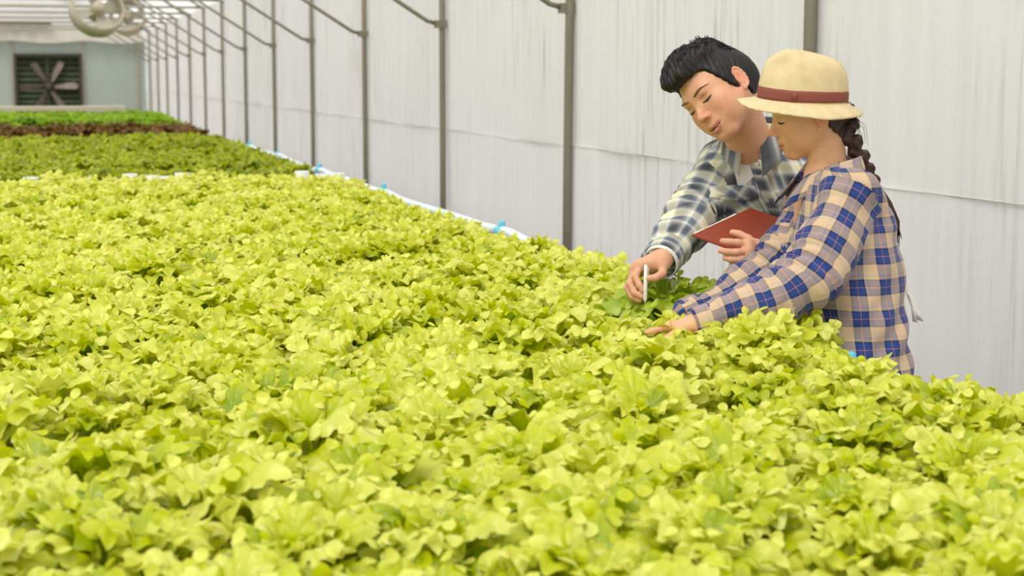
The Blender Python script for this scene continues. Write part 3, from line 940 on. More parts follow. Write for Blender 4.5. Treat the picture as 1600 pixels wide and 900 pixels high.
def shirt_field(tab, S, D, lo, hi, sleeves, shoulders, h=.0055, k=.035):
    """tab rows: z, cx, cy, half width (along S), half depth (along D)"""
    f = Field(lo, hi, h)
    z0, z1 = tab[0][0], tab[-1][0]
    def torso(X, Y, Z):
        cx = interp_pts(tab, Z, 1); cy = interp_pts(tab, Z, 2); a = interp_pts(tab, Z, 3); b = interp_pts(tab, Z, 4)
        s = (X - cx) * S[0] + (Y - cy) * S[1]; d = (X - cx) * D[0] + (Y - cy) * D[1]
        q = ((np.abs(s) / a) ** 2.4 + (np.abs(d) / b) ** 2.4) ** (1 / 2.4)
        v = (q - 1) * np.minimum(a, b)
        return np.maximum(np.maximum(v, z0 - Z), Z - z1)
    f.op(torso, lo, hi, .001)
    for a, b, ra, rb in shoulders: f.cone(a, b, ra, rb, k=.05)
    for pts, rad in sleeves:
        for i in range(len(pts) - 1): f.cone(pts[i], pts[i + 1], rad[i], rad[i + 1], k)
    return f, torso

def fillet(pts, rad, r=.11, n=7):
    """round the elbow of a shoulder-elbow-wrist line"""
    a, b, c = (np.array(p, float) for p in pts)
    p0 = b + (a - b) / np.linalg.norm(a - b) * r; p1 = b + (c - b) / np.linalg.norm(c - b) * r
    out = [a]; ro = [rad[0]]
    l0, l1 = np.linalg.norm(b - a), np.linalg.norm(c - b)
    for i in range(n + 1):
        t = i / n
        out.append(p0 * (1 - t) ** 2 + 2 * b * t * (1 - t) + p1 * t * t)
        f = 1 - r / l0 + t * (r / l0 + r / l1)
        ro.append(rad[0] + (rad[1] - rad[0]) * f if f < 1 else rad[1] + (rad[2] - rad[1]) * (f - 1))
    return out + [c], ro + [rad[2]]

def chain_uv(P, pts, ref):
    """length along and angle around a polyline; returns u, v, distance"""
    best = np.full(len(P), 1e9); U = np.zeros(len(P)); V = np.zeros(len(P))
    L0 = 0
    for i in range(len(pts) - 1):
        a = np.array(pts[i], float); b = np.array(pts[i + 1], float); d = b - a; l = np.linalg.norm(d); d /= l
        t = (P - a) @ d
        tc = np.clip(t, 0, l)
        q = P - a - tc[:, None] * d
        dist = np.linalg.norm(q, axis=1)
        r = np.array(ref, float); r -= d * (r @ d); r /= np.linalg.norm(r); w = np.cross(d, r)
        m = dist < best
        U[m] = np.arctan2(q @ w, q @ r)[m]; V[m] = (L0 + np.clip(t, -.1 if i == 0 else 0, l + .05))[m]; best[m] = dist[m]
        L0 += l
    return U, V, best

def make_shirt(name, mat, parent, tab, S, D, lo, hi, sleeves, shoulders, carve, sleeve_r, seed, front, turn, ref):
    elbows = [np.linalg.norm(np.array(p[1]) - np.array(p[0])) for p, r_ in sleeves]
    sleeves = [fillet(p, r_) for p, r_ in sleeves]
    f, torso = shirt_field(tab, S, D, lo, hi, sleeves, shoulders)
    F0 = f.F.copy()
    for fn, clo, chi in carve:
        f.op(fn, clo, chi, .006, 'sub')
    V, Q = f.mesh(2)
    N = vnormals(V, Q)
    # folds: soft broad ones everywhere, ring folds along the sleeves
    g = np.random.default_rng(seed)
    disp = np.zeros(len(V))
    for q in range(10):
        w = g.normal(size=3) * np.array([1, 1, .8]); w /= np.linalg.norm(w)
        fr = g.uniform(18, 62)
        disp += .0042 * (28 / fr) ** .7 * np.sin(V @ w * fr + g.uniform(0, 6.28) + 1.3 * np.sin(V @ g.normal(size=3) * 14))
    disp *= .65
    td = torso(V[:, 0], V[:, 1], V[:, 2])
    inf = []
    for (pts, rad), elbow in zip(sleeves, elbows):
        U, T, d = chain_uv(V, pts, ref)
        on = np.clip((.11 - d) / .04, 0, 1) * np.clip((td + .005) / .03, 0, 1)
        env = .45 + 1.1 * np.exp(-((T - elbow) / .085) ** 2) + .5 * np.exp(-((T - elbow * 2) / .06) ** 2)
        disp += on * env * .0034 * np.sin(2 * math.pi * (T / .043 + .35 * np.sin(U + 1.1) + .2 * np.sin(2.1 * U)) + 1.6 * np.sin(T * 31))
    # body folds pulling from the armpit down to the waist
    ax = np.stack([V[:, 0] - tab[0][1], V[:, 1] - tab[0][2]], 1) @ np.array(D)
    disp += np.clip(1 - np.abs(td) / .02, 0, 1) * .0045 * np.sin(2 * math.pi * ((V[:, 2] * .55 + ax * 1.0) / .085) + 2 * np.sin(V[:, 2] * 13))
    V = V + N * disp[:, None]
    me = make_mesh(name, V, Q, mat)
    # which piece of cloth does a face belong to, and its UV in metres
    Cn = V[Q].mean(1)
    lab = np.zeros(len(Q), int); near = np.full(len(Q), 1e9)
    for si, (pts, rad) in enumerate(sleeves):
        U, T, d = chain_uv(Cn, pts, ref)
        tdc = torso(Cn[:, 0], Cn[:, 1], Cn[:, 2])
        e = d - np.interp(T, [0, .5], [rad[0], rad[-1]])
        m = ((e < tdc - .004) | ((T > .13) & (e < .022))) & (T > .0) & (e < near)
        lab[m] = si + 1; near[m] = e[m]
    # even the seam out
    uv = np.zeros((len(Q), 4, 2))
    for k in range(4):
        P = V[Q[:, k]]
        cx = interp_pts(tab, P[:, 2], 1); cy = interp_pts(tab, P[:, 2], 2)
        s = (P[:, 0] - cx) * S[0] + (P[:, 1] - cy) * S[1]; d = (P[:, 0] - cx) * D[0] + (P[:, 1] - cy) * D[1]
        ang = np.arctan2(s, -d)                        # seam at the front (D points forward)
        uv[:, k, 0] = ang * .155; uv[:, k, 1] = P[:, 2]
        for si, (pts, rad) in enumerate(sleeves):
            U, T, dd = chain_uv(P, pts, ref)
            m = lab == si + 1
            uv[m, k, 0] = U[m] * sleeve_r; uv[m, k, 1] = T[m]
    # unwrap faces that straddle the seam
    for per, m in ((2 * math.pi * .155, lab == 0), (2 * math.pi * sleeve_r, lab > 0)):
        r0 = uv[:, 0:1, 0]
        dlt = uv[:, :, 0] - r0
        fix = np.where(dlt > per / 2, -per, np.where(dlt < -per / 2, per, 0))
        uv[:, :, 0] += np.where(m[:, None], fix, 0)
    ul = me.uv_layers.new(name='UVMap')
    ul.data.foreach_set('uv', uv.reshape(-1).astype(np.float32))
    o = obj(name, me, parent)
    bvh = BVHTree.FromPolygons(V.tolist(), Q.tolist())
    return o, bvh, f, torso

def hand_into(V_all, h, rs, k=.008, vox=.0028, palm=.0125):
    pts = np.array([h['wrist']] + [p for n in ('index', 'middle', 'ring', 'pinky', 'thumb') for p in h[n]])
    f = Field(pts.min(0) - .04, pts.max(0) + .04, vox)
    w = np.array(h['wrist'])
    mc = [np.array(h[n][0]) for n in ('index', 'middle', 'ring', 'pinky')]
    for p in mc: f.cone(w + (p - w) * .12, p, palm * 1.1, palm * .9, .016)
    for a, b in zip(mc[:-1], mc[1:]): f.cone(a, b, palm * .85, palm * .8, .012)
    f.cone(w, np.array(h['thumb'][0]), palm * 1.25, palm * 1.15, .015)
    ctr = (w + sum(mc) / 4) / 2
    f.cone(w, ctr, palm * 1.5, palm * 1.3, .018)
    if 'arm' in h: f.cone(h['arm'], w, palm * 2.0, palm * 1.75, .014)
    else: pass
    for n in ('index', 'middle', 'ring', 'pinky', 'thumb'):
        c = h[n]; s = rs * {'index': 1, 'middle': 1.03, 'ring': .97, 'pinky': .85, 'thumb': 1.15}[n]
        rad = [s * 1.08, s * 1.0, s * .92, s * .82]
        g = Field(np.min(c, 0) - .03, np.max(c, 0) + .03, vox)
        for i in range(3): f.cone(c[i], c[i + 1], rad[i], rad[i + 1], .0035)
    return f.mesh(1)

def head_field(neck_base, female, jawdrop=0.0, vox=.0021):
    f = Field((-.10, -.125, -.22), (.10, .135, .135), vox)
    w = .96 if female else 1.0
    f.ell((0, -.012, .030), (.074, .095, .086), .001)
    f.ell((0, .028, -.022), (.060 * w, .062, .082), .03)
    f.both('cone', (.055 * w, -.002, -.045), (.022, .058, -.098), .019, .016, k=.028)
    f.ell((0, .068, -.098), (.022 * w, .018, .018), .02)
    f.both('ell', (.042 * w, .050, -.026), (.022, .026, .022), .022)
    f.both('ell', (.040, .045, -.055), (.02, .028, .026), .025)
    f.cone((-.032, .072, .020), (.032, .072, .020), .0115 if female else .0135, k=.018)
    f.both('ell', (.0325, .098, .000), (.0175, .016, .0085), .010, 'sub')
    f.both('ell', (.0315, .0665, -.001), (.0165, .0150, .0125), .005)
    # nose
    f.cone((0, .080, .008), (0, .103, -.030), .0068, .0090, k=.012)
    f.ell((0, .1065, -.0345), (.0095, .0100, .0085), .006)
    f.both('ell', (.0115, .0965, -.0375), (.0068, .0085, .0065), .006)
    f.both('ell', (.0065, .1030, -.0445), (.0034, .0045, .0030), .003, 'sub')
    # muzzle and lips
    f.ell((0, .066, -.068), (.032, .0285, .026), .02)
    ly = -.0025 if female else 0.0
    f.both('cone', (.0255, .0790, -.0665), (.0045, .0935 + ly, -.0660), .0022, .0038, k=.006)
    f.both('cone', (.0230, .0795, -.0700 - jawdrop * .6), (.0, .0925 + ly, -.0785 - jawdrop), .0024, .0046, k=.006)
    f.both('cone', (.0275, .0860, -.0675 - jawdrop * .3), (.0, .1010, -.0720 - jawdrop * .5), .0012 + jawdrop * .25, .0016 + jawdrop * .45, k=.0025, mode='sub')
    f.ell((0, .096, -.089 - jawdrop), (.016, .010, .0055), .008, 'sub')
    # ears
    f.both('ell', (.0785, -.012, -.011), (.0042, .0140, .0255), .005, rot=(.26, 'Z'))
    hx = []
    for q in range(11):
        th = R(35 + 24.5 * q)
        yy, zz = -.011 + .0152 * math.cos(th), -.010 + .0280 * math.sin(th)
        hx.append((.0762 + .0082 * (.0055 - yy) / .033, yy, zz))
    for q in range(10): f.both('cone', hx[q], hx[q + 1], .0034, .0034, k=.003)
    f.both('ell', (.0828, -.007, -.010), (.0042, .0072, .0130), .003, 'sub')
    f.both('ell', (.0785, -.004, -.0385), (.0045, .0070, .0080), .004)
    nb = np.array(neck_base)
    r = .047 if female else .057
    f.cone((0, -.026, -.05), nb, r, r * 1.06, k=.022)
    return f

def head_cols(V, base, lip, blush, female, jawdrop=0.0):
    C = np.tile(np.array(base), (len(V), 1))
    x, y, z = np.abs(V[:, 0]), V[:, 1], V[:, 2]
    def mixin(w, c): 
        nonlocal C
        C = C * (1 - w[:, None]) + np.array(c)[None] * w[:, None]
    g = lambda *t: np.exp(-sum(((a - b) / s) ** 2 for a, b, s in t))
    mixin(.40 * g((x, .042, .022), (y, .065, .04), (z, -.032, .018)), blush)
    mixin(.45 * g((x, 0, .016), (y, .108, .02), (z, -.034, .014)), blush)
    mixin(.55 * g((x, .078, .012), (y, -.008, .022), (z, -.01, .03)), blush)
    z = z - .0045 * (x / .026) ** 2
    zl = np.where(z > -.0720 - jawdrop * .5, -.0672, -.0775 - jawdrop)
    hw = .0050 if female else .0044
    lipw = np.clip(1.4 - np.abs(z - zl) / hw, 0, 1) * (x < .0265 - np.abs(z + .0715) * .5) * (y > .074)
    mixin(.65 * lipw, lip)
    gap = (np.abs(z + .0720 + jawdrop * .5) < .0012 + jawdrop * .50 * np.clip(1 - x / .027, 0, 1)) & (x < .025) & (y > .07) & (y < .0985)
    C[gap] = (.10, .03, .025)
    return C

def on_surface(bvh, path, out=.0006):
    """drop a path of (x, z) seen from the front onto the face"""
    res = []
    for x, z in path:
        hit = bvh.ray_cast(Vector((x, .2, z)), Vector((0, -1, 0)))
        if hit[0] is None: continue
        res.append(hit[0] + hit[1] * out)
    return res

class Head:
    def __init__(self, rot, loc, scale, neck_world, female, base, lip, blush, jawdrop=0.0):
        self.R = euler_m(*rot); self.t = np.array(loc); self.s = scale; self.female = female
        nb = (np.array(neck_world) - self.t) @ self.R / scale
        d = nb - np.array((0, -.026, -.05)); 
        self.nb = nb
        f = head_field(nb, female, jawdrop)
        self.V, self.Q = f.mesh(1)
        self.bvh = BVHTree.FromPolygons(self.V.tolist(), self.Q.tolist())
        self.C = head_cols(self.V, base, lip, blush, female, jawdrop)
    def W(self, P): return np.asarray(P) @ self.R.T * self.s + self.t
    def tube(self, name, path, rad, mat, parent, flat=1.0, out=.0006):
        p = on_surface(self.bvh, path, out)
        mb = MB(); mb.tube(p, rad[:len(p)] if len(rad) != len(p) else rad, 6, True, flat)
        V = self.W(np.array([tuple(q) for q in mb.v]))
        return obj(name, make_mesh(name, V, mb.f, mat), parent)
    def features(self, parent, brow_r):
        for sg in (-1, 1):
            n = 9
            path = [(sg * (.012 + .041 * i / (n - 1)), .0195 + .0065 * math.sin(math.pi * (i / (n - 1)) ** 1.3 * .8) - .002 * (i / (n - 1)) ** 3) for i in range(n)]
            self.tube('eyebrow', path, [brow_r * q for q in (.5, .85, 1, 1, 1, .95, .8, .55, .2)], M['brow'], parent, .55)
            path = [(sg * (.0185 + .029 * i / (n - 1)), -.0055 - .0030 * math.sin(math.pi * i / (n - 1)) + .0025 * i / (n - 1)) for i in range(n)]
            self.tube('eyelashes', path, [.0010, .0019, .0026, .0030, .0031, .0030, .0027, .0020, .0009], M['lash'], parent, .8)
            path = [(sg * (.0195 + .027 * i / (n - 1)), .0055 + .0028 * math.sin(math.pi * i / (n - 1))) for i in range(n)]
            self.tube('lid_crease', path, [.0003, .0006, .0007, .0007, .0007, .0007, .0006, .0005, .0003], M['brow'], parent, .8, -.0002)

def join_body(name, mat, parent, pieces, base):
    V, F, C = [], [], []; n = 0
    for p in pieces:
        v, q = p[0], p[1]; c = p[2] if len(p) > 2 else np.tile(np.array(base), (len(v), 1))
        V.append(v); F.append(q + n); C.append(c); n += len(v)
    me = make_mesh(name, np.concatenate(V), np.concatenate(F), mat)
    set_cols(me, np.concatenate(C))
    return obj(name, me, parent)

def tube_uv(name, pts, rad, mat, parent, r_uv, v0=0.0, n=26, thick=.003, u0=0.0):
    """open cloth tube (a cuff) with UVs in metres"""
    mb = MB(); mb.tube(pts, rad, n, False)
    m = len(mb.v)
    inner = MB(); inner.tube(pts, [r - thick for r in rad], n, False)
    V = mb.v + inner.v
    F = list(mb.f) + [tuple(reversed([i + m for i in f])) for f in inner.f]
    k = len(pts)
    for i in range(n):
        j = (i + 1) % n
        F.append((i, i + m, j + m, j)); o = (k - 1) * n; F.append((o + i, o + j, o + j + m, o + i + m))
    me = make_mesh(name, [tuple(v) for v in V], F, mat)
    ul = me.uv_layers.new(name='UVMap')
    L = [0]
    for a, b in zip(pts[:-1], pts[1:]): L.append(L[-1] + (Vector(b) - Vector(a)).length)
    for p in me.polygons:
        ks = [(vi % m) % n for vi in p.vertices]
        wrap = max(ks) == n - 1 and min(ks) == 0
        for li, vi in zip(p.loop_indices, p.vertices):
            kk = (vi % m) % n; ii = (vi % m) // n
            if wrap and kk == 0: kk = n
            ul.data[li].uv = (u0 + kk / n * 2 * math.pi * r_uv, v0 + L[ii])
    return obj(name, me, parent)

def collar(name, mat, parent, c, up, fwd, side, r_s, r_f, stand, drop, spread, tipdrop, bvh=None, n=34, gap=.55, u0=.0, vk=1.0):
    """shirt collar: a stand round the neck, folded over, ending in two points at the front"""
    c, up, fwd, side = (np.array(v, float) for v in (c, up, fwd, side))
    V = []; UV = []
    prof = 6
    for i in range(n + 1):
        a = gap + (2 * math.pi - 2 * gap) * i / n          # 0 = front
        e = abs(i / n - .5) * 2                             # 0 back .. 1 tips
        d = fwd * math.cos(a) * r_f + side * math.sin(a) * r_s
        dn = d / np.linalg.norm(d)
        open_ = spread * e ** 4
        dip = -.030 * e ** 2.2
        top = stand * (1 - .35 * e ** 3)
        fl = drop + tipdrop * e ** 6
        base = c + d + up * dip
        P = [base - dn * .002, base + up * top * .6 - dn * .004, base + up * top, base + up * (top + .001) + dn * .006,
             base + up * (top - fl * .55) + dn * (.016 + open_ * .6) + fwd * .012 * e ** 6, base + up * (top - fl) + dn * (.020 + open_) + fwd * .02 * e ** 6]
        V += [p for p in P]
        UV += [(u0 + i / n * 2 * math.pi * (r_s + r_f) / 2, w) for w in np.array((0, top * .6, top, top + .006, top + fl * .55, top + fl)) * vk]
    F = [(i * prof + j, i * prof + j + 1, (i + 1) * prof + j + 1, (i + 1) * prof + j) for i in range(n) for j in range(prof - 1)]
    me = make_mesh(name, np.array(V), F, mat)
    ul = me.uv_layers.new(name='UVMap')
    for p in me.polygons:
        for li, vi in zip(p.loop_indices, p.vertices): ul.data[li].uv = UV[vi]
    o = obj(name, me, parent)
    md = o.modifiers.new('thickness', 'SOLIDIFY'); md.thickness = .0028; md.offset = 0
    return o

def patch(name, mat, parent, bvh, origin, ex, ey, outline, out=.004, uvrot=0.0, n=8, inward=None, uv0=(0, 0), puff=0.0):
    """cloth piece laid on the shirt: outline maps (s,t) in 0..1 to metres along ex, ey"""
    origin, ex, ey = Vector(origin), Vector(ex), Vector(ey)
    nrm = Vector(inward)
    V = []; UV = []
    for j in range(n + 1):
        for i in range(n + 1):
            a, b = outline(i / n, j / n)
            p = origin + ex * a + ey * b
            h = bvh.ray_cast(p - nrm * .25, nrm)
            q = h[0] - nrm * out if h[0] is not None else p
            q -= nrm * puff * math.sin(math.pi * i / n) * math.sin(math.pi * j / n)
            V.append(q)
            ca, sa = math.cos(uvrot), math.sin(uvrot)
            UV.append((uv0[0] + a * ca - b * sa, uv0[1] + a * sa + b * ca))
    F = [(j * (n + 1) + i, j * (n + 1) + i + 1, (j + 1) * (n + 1) + i + 1, (j + 1) * (n + 1) + i) for j in range(n) for i in range(n)]
    me = make_mesh(name, [tuple(v) for v in V], F, mat)
    ul = me.uv_layers.new(name='UVMap')
    for p in me.polygons:
        for li, vi in zip(p.loop_indices, p.vertices): ul.data[li].uv = UV[vi]
    o = obj(name, me, parent)
    md = o.modifiers.new('thickness', 'SOLIDIFY'); md.thickness = .003; md.offset = 0
    return o

def legs(parent, hip, yaw, stand, lo_z=.05):
    f = Field((hip[0] - .32, hip[1] - .32, .02), (hip[0] + .32, hip[1] + .32, hip[2] + .10), .011)
    s = np.array([math.cos(yaw), math.sin(yaw), 0]); fw = np.array([-math.sin(yaw), math.cos(yaw), 0])
    hp = np.array(hip)
    f.ell(hp + np.array([0, 0, -.03]), (.115, .105, .12), .03)
    for q in (-1, 1):
        a = hp + s * .085 * q + np.array([0, 0, -.05]); ft = np.array([stand[0], stand[1], 0]) + s * .11 * q
        kn = (a + ft) / 2 + fw * .03; kn[2] = .47
        f.chain([a, kn, np.array([ft[0], ft[1], .10])], [.078, .060, .056], .03)
    V, Q = f.mesh(1)
    obj('trousers', make_mesh('trousers', V, Q, M['denim']), parent)
    for q in (-1, 1):
        ft = np.array([stand[0], stand[1], 0]) + s * .11 * q
        g = Field(ft - .2 + np.array([0, 0, .17]), ft + .2 - np.array([0, 0, .06]), .009)
        g.cone(ft + np.array([0, 0, .05]) - fw * .05, ft + np.array([0, 0, .045]) + fw * .13, .045, .036, .02)
        g.cone(ft + np.array([0, 0, .06]), ft + np.array([0, 0, .11]), .045, .045, .02)
        g.op(lambda X, Y, Z: .004 - Z + 0 * X + 0 * Y, ft - .3, ft + .3, .004, 'cut')
        v, k = g.mesh(1)
        obj('shoe', make_mesh('shoe', v, k, M['shoe']), parent)

def neg_box(S, D, tab, torso, z_bot, z_top, w_top, depth):
    """V-shaped neck opening cut into the shirt front"""
    def fn(X, Y, Z):
        cx = interp_pts(tab, Z, 1); cy = interp_pts(tab, Z, 2)
        s = (X - cx) * S[0] + (Y - cy) * S[1]; d = (X - cx) * D[0] + (Y - cy) * D[1]
        w = w_top * (Z - z_bot) / (z_top - z_bot)
        return np.maximum(np.maximum(np.abs(s) - w, -d), -(torso(X, Y, Z) + depth))
    return fn

def torso_fn(tab, S, D, inset=0.0):
    z0, z1 = tab[0][0], tab[-1][0]
    def torso(X, Y, Z):
        cx = interp_pts(tab, Z, 1); cy = interp_pts(tab, Z, 2); a = interp_pts(tab, Z, 3) - inset; b = interp_pts(tab, Z, 4) - inset
        s = (X - cx) * S[0] + (Y - cy) * S[1]; d = (X - cx) * D[0] + (Y - cy) * D[1]
        q = ((np.abs(s) / a) ** 2.4 + (np.abs(d) / b) ** 2.4) ** (1 / 2.4)
        return np.maximum(np.maximum((q - 1) * np.minimum(a, b), z0 - Z), Z - z1 + inset)
    return torso

def under_body(tab, S, D, lo, hi, sleeves, neck_a, neck_b, nr):
    f = Field(lo, hi, .009)
    f.op(torso_fn(tab, S, D, .011), lo, hi, .001)
    f.op(lambda X, Y, Z: 1.14 - Z + 0 * X + 0 * Y, lo, (hi[0], hi[1], 1.3), .004, 'cut')
    f.op(torso_fn(tab, S, D, .024), lo, (hi[0], hi[1], 1.18), .01)
    for pts, rad in sleeves:
        p_, r_ = fillet(pts, rad)
        f.chain(p_, [r * .70 for r in r_], .02)
    f.cone(neck_a, neck_b, nr, nr, .03)
    return f.mesh(1)

def grow_hand(h, k):
    """lengthen a hand from its wrist"""
    w = np.array(h['wrist']); o = {'wrist': h['wrist']}
    for n, v in h.items():
        if n in ('wrist', 'pen'): continue
        o[n] = [list(w + (np.array(p) - w) * k) for p in v]
    return o

# ---------------------------------------------------------------- the woman
wroot = tag(empty('person', (1.86, 3.54, 0)), 'person in a straw hat and blue checked shirt bending over the lettuce', 'person')
inv = Matrix.Translation((-1.86, -3.54, 0))
class Local:
    """children of a person keep world-space meshes; the parent offset is undone here"""
def settle(root):
    off = Matrix.Translation(-root.location)
    for c in root.children: c.matrix_parent_inverse = off

SW, DW = (.20, .98), (-.98, .20)
WT = [(.78, 1.852, 3.527, .176, .124), (.88, 1.843, 3.530, .172, .121), (1.02, 1.833, 3.549, .160, .118), (1.12, 1.826, 3.560, .158, .122),
      (1.20, 1.818, 3.572, .156, .122), (1.255, 1.806, 3.582, .138, .100), (1.30, 1.800, 3.592, .098, .074), (1.335, 1.797, 3.598, .070, .060)]
WL = ([(1.790, 3.465, 1.270), (1.630, 3.372, 1.066), (1.400, 3.400, 1.006)], [.064, .057, .036])
WR = ([(1.822, 3.690, 1.262), (1.685, 3.645, 1.071), (1.462, 3.634, .992)], [.060, .052, .036])
lo, hi = (1.34, 3.22, .76), (2.06, 3.84, 1.40)
wtorso = torso_fn(WT, SW, DW)
carve = [(neg_box(SW, DW, WT, wtorso, 1.17, 1.34, .062, .016), (1.5, 3.4, 1.15), (1.9, 3.8, 1.40))]
wshirt, wbvh, wf, _ = make_shirt('shirt', M['plaid_blue'], wroot, WT, SW, DW, lo, hi, [WL, WR],
    [((1.800, 3.585, 1.305), (1.792, 3.468, 1.275), .042, .056), ((1.800, 3.60, 1.305), (1.820, 3.70, 1.265), .042, .054)], carve, .0557, 5, DW, 0, (.1, -1, .1))
wshirt['label'] = 'blue and cream checked shirt'
tube_uv('cuff', [(1.432, 3.396, 1.0145), (1.415, 3.398, 1.010), (1.393, 3.4005, 1.004), (1.378, 3.402, 1.000)], [.038, .0395, .0390, .0375], M['plaid_blue'], wroot, .038, .02)
tube_uv('cuff', [(1.490, 3.635, 1.0025), (1.475, 3.6345, .997), (1.455, 3.634, .989), (1.442, 3.633, .985)], [.038, .0395, .0390, .0375], M['plaid_blue'], wroot, .038, .03)
collar('collar', M['plaid_blue'], wroot, (1.797, 3.599, 1.322), (.10, -.02, .99), (-.985, .17, -.05), (.17, .985, 0), .068, .066, .034, .046, .020, .028, gap=.42, u0=.02)
base_w, lip_w, blush_w = srgb(224, 172, 132), srgb(198, 106, 92), srgb(222, 140, 112)
hw = Head((74, -16.5, -12), (1.748, 3.614, 1.470), .92, (1.806, 3.600, 1.285), True, base_w, lip_w, blush_w, .0014)
body = under_body(WT, SW, DW, lo, hi, [WL, WR], (1.80, 3.60, 1.26), (1.782, 3.604, 1.37), .038)
HL = grow_hand(HAND_WOMAN_LEFT, 1.18); HR = grow_hand(HAND_WOMAN_RIGHT, 1.15)
HL['arm'] = (1.45, 3.396, 1.018); HR['arm'] = (1.50, 3.635, 1.006)
pieces = [(hw.W(hw.V), hw.Q, hw.C), body, hand_into(None, HL, .0076, palm=.0115), hand_into(None, HR, .0076, palm=.0115)]
join_body('body', M['skin_woman'], wroot, pieces, base_w)
hw.features(wroot, .0026)
legs(wroot, (1.855, 3.527, .90), R(78.5), (1.93, 3.52))

# her hair: drawn back under the hat into a long plait
f = Field((-.10, -.15, -.13), (.10, .10, .14), .003)
f.ell((0, -.012, .030), (.074, .095, .086), .001)
f.ell((0, .028, -.022), (.0576, .062, .082), .03)
f.both('cone', (.0528, -.002, -.045), (.022, .058, -.098), .019, .016, k=.028)
f.cone((0, -.026, -.05), tuple(hw.nb), .047, .05, k=.022)
f.F -= .0065
gz = [(-.12, -.06), (-.085, -.058), (-.06, -.040), (-.045, -.032), (-.02, -.030), (.012, -.024), (.03, .022), (.05, .060), (.08, .2)]
f.op(lambda X, Y, Z: (Y - np.interp(Z, [a for a, b in gz], [b for a, b in gz])) * .75 + 0 * X, (-.2, -.2, -.2), (.2, .2, .2), .006, 'cut')
f.ell((0, -.088, -.040), (.030, .028, .036), .03)
f.op(lambda X, Y, Z: -.090 - .35 * (Y + .06) - Z + 0 * X, (-.2, -.2, -.2), (.2, .2, .2), .006, 'cut')
f.op(lambda X, Y, Z: Z - (.022 + .36 * Y) + 0 * X, (-.2, -.2, -.2), (.2, .2, .2), .004, 'cut')
V, Q = f.mesh(1)
V = V + vnormals(V, Q) * (.0014 * np.sin(V[:, 2] * 240 + 40 * V[:, 1] + 3 * np.sin(V[:, 0] * 60)))[:, None]
hair_w = obj('hair', make_mesh('hair', hw.W(V), Q, M['hair_woman']), wroot)
path = np.array([hw.W(np.array([(0, -.092, -.035)]))[0].tolist(), (1.836, 3.578, 1.405), (1.858, 3.572, 1.372), (1.876, 3.572, 1.340), (1.892, 3.570, 1.312), (1.903, 3.556, 1.286)])
nb_ = 11
tt = np.linspace(0, len(path) - 1, nb_)
cp = np.stack([np.interp(tt, range(len(path)), path[:, i]) for i in range(3)], 1)
f = Field(cp.min(0) - .05, cp.max(0) + .05, .0032)
for i in range(nb_ - 1):
    d = cp[i + 1] - cp[i]; d /= np.linalg.norm(d)
    sd = np.cross(d, (.2, .95, .1)); sd /= np.linalg.norm(sd); s2 = np.cross(d, sd)
    r_ = .020 - .010 * i / nb_
    sg = 1 if i % 2 else -1
    m_ = (cp[i] + cp[i + 1]) / 2
    f.cone(m_ + sd * sg * r_ * .55 - d * .012 + s2 * sg * r_ * .3, m_ - sd * sg * r_ * .35 + d * .012 - s2 * sg * r_ * .1, r_ * .92, r_ * .62, .004)
V, Q = f.mesh(1)
V = V + vnormals(V, Q) * (.0011 * np.sin(V @ np.array([230., 120, 330])))[:, None]
obj('plait', make_mesh('plait', V, Q, M['hair_woman']), hair_w)
tl = MB()
for k in range(12):
    o_ = np.array([rng.uniform(-.006, .006) for _ in range(3)])
    e_ = np.array([rng.uniform(-.008, .008), rng.uniform(-.006, .006), rng.uniform(-.03, .01)])
    tl.tube([cp[-1] + o_ * .8, np.array((1.922, 3.535, 1.245)) + o_, np.array((1.938, 3.524, 1.205)) + o_, np.array((1.944, 3.519, 1.172)) + e_], [.0045, .0042, .003, .0006], 6)
tl.build('tail', M['hair_woman'], hair_w, True)
ws = MB()
for k in range(9):
    a_ = hw.W(np.array([(rng.uniform(-.05, .0), -.095 + rng.uniform(-.01, .01), rng.uniform(-.06, .0))]))[0]
    q = np.array([rng.uniform(.01, .035), rng.uniform(-.02, .01), -.05 - rng.uniform(0, .05)])
    ws.tube([a_, a_ + q * .5 + np.array([.012, 0, .01]), a_ + q], [.0006, .0005, .0003], 4)
ws.build('loose_strands', M['hair_woman'], hair_w, True)

# apron string at her back
ap = MB()
def strip(mb, pts, w, wd):
    V_ = []
    for p in pts:
        V_ += [Vector(p) - Vector(wd) * w, Vector(p) + Vector(wd) * w]
    n = len(pts)
    mb.add(V_, [(2 * i, 2 * i + 1, 2 * i + 3, 2 * i + 2) for i in range(n - 1)])
strip(ap, [(1.955, 3.515, 1.052), (1.966, 3.508, 1.045), (1.976, 3.503, 1.015), (1.984, 3.498, .990), (1.992, 3.494, .972)], .009, (.8, -.5, -.25))
strip(ap, [(1.957, 3.512, 1.048), (1.968, 3.500, 1.030), (1.974, 3.494, 1.000), (1.976, 3.490, .970)], .006, (.8, -.5, -.2))
apo = ap.build('apron_string', M['tee'], wroot, True)
md = apo.modifiers.new('thickness', 'SOLIDIFY'); md.thickness = .002
#pk = patch('pocket', M['plaid_blue'], wroot, wbvh, (1.70, 3.545, 1.205), (.20, .98, 0), (.05, 0, -1), lambda s, t: (s * .095, t * .10), .004, .0, 8, (.98, -.20, 0), (.03, .02))
settle(wroot)

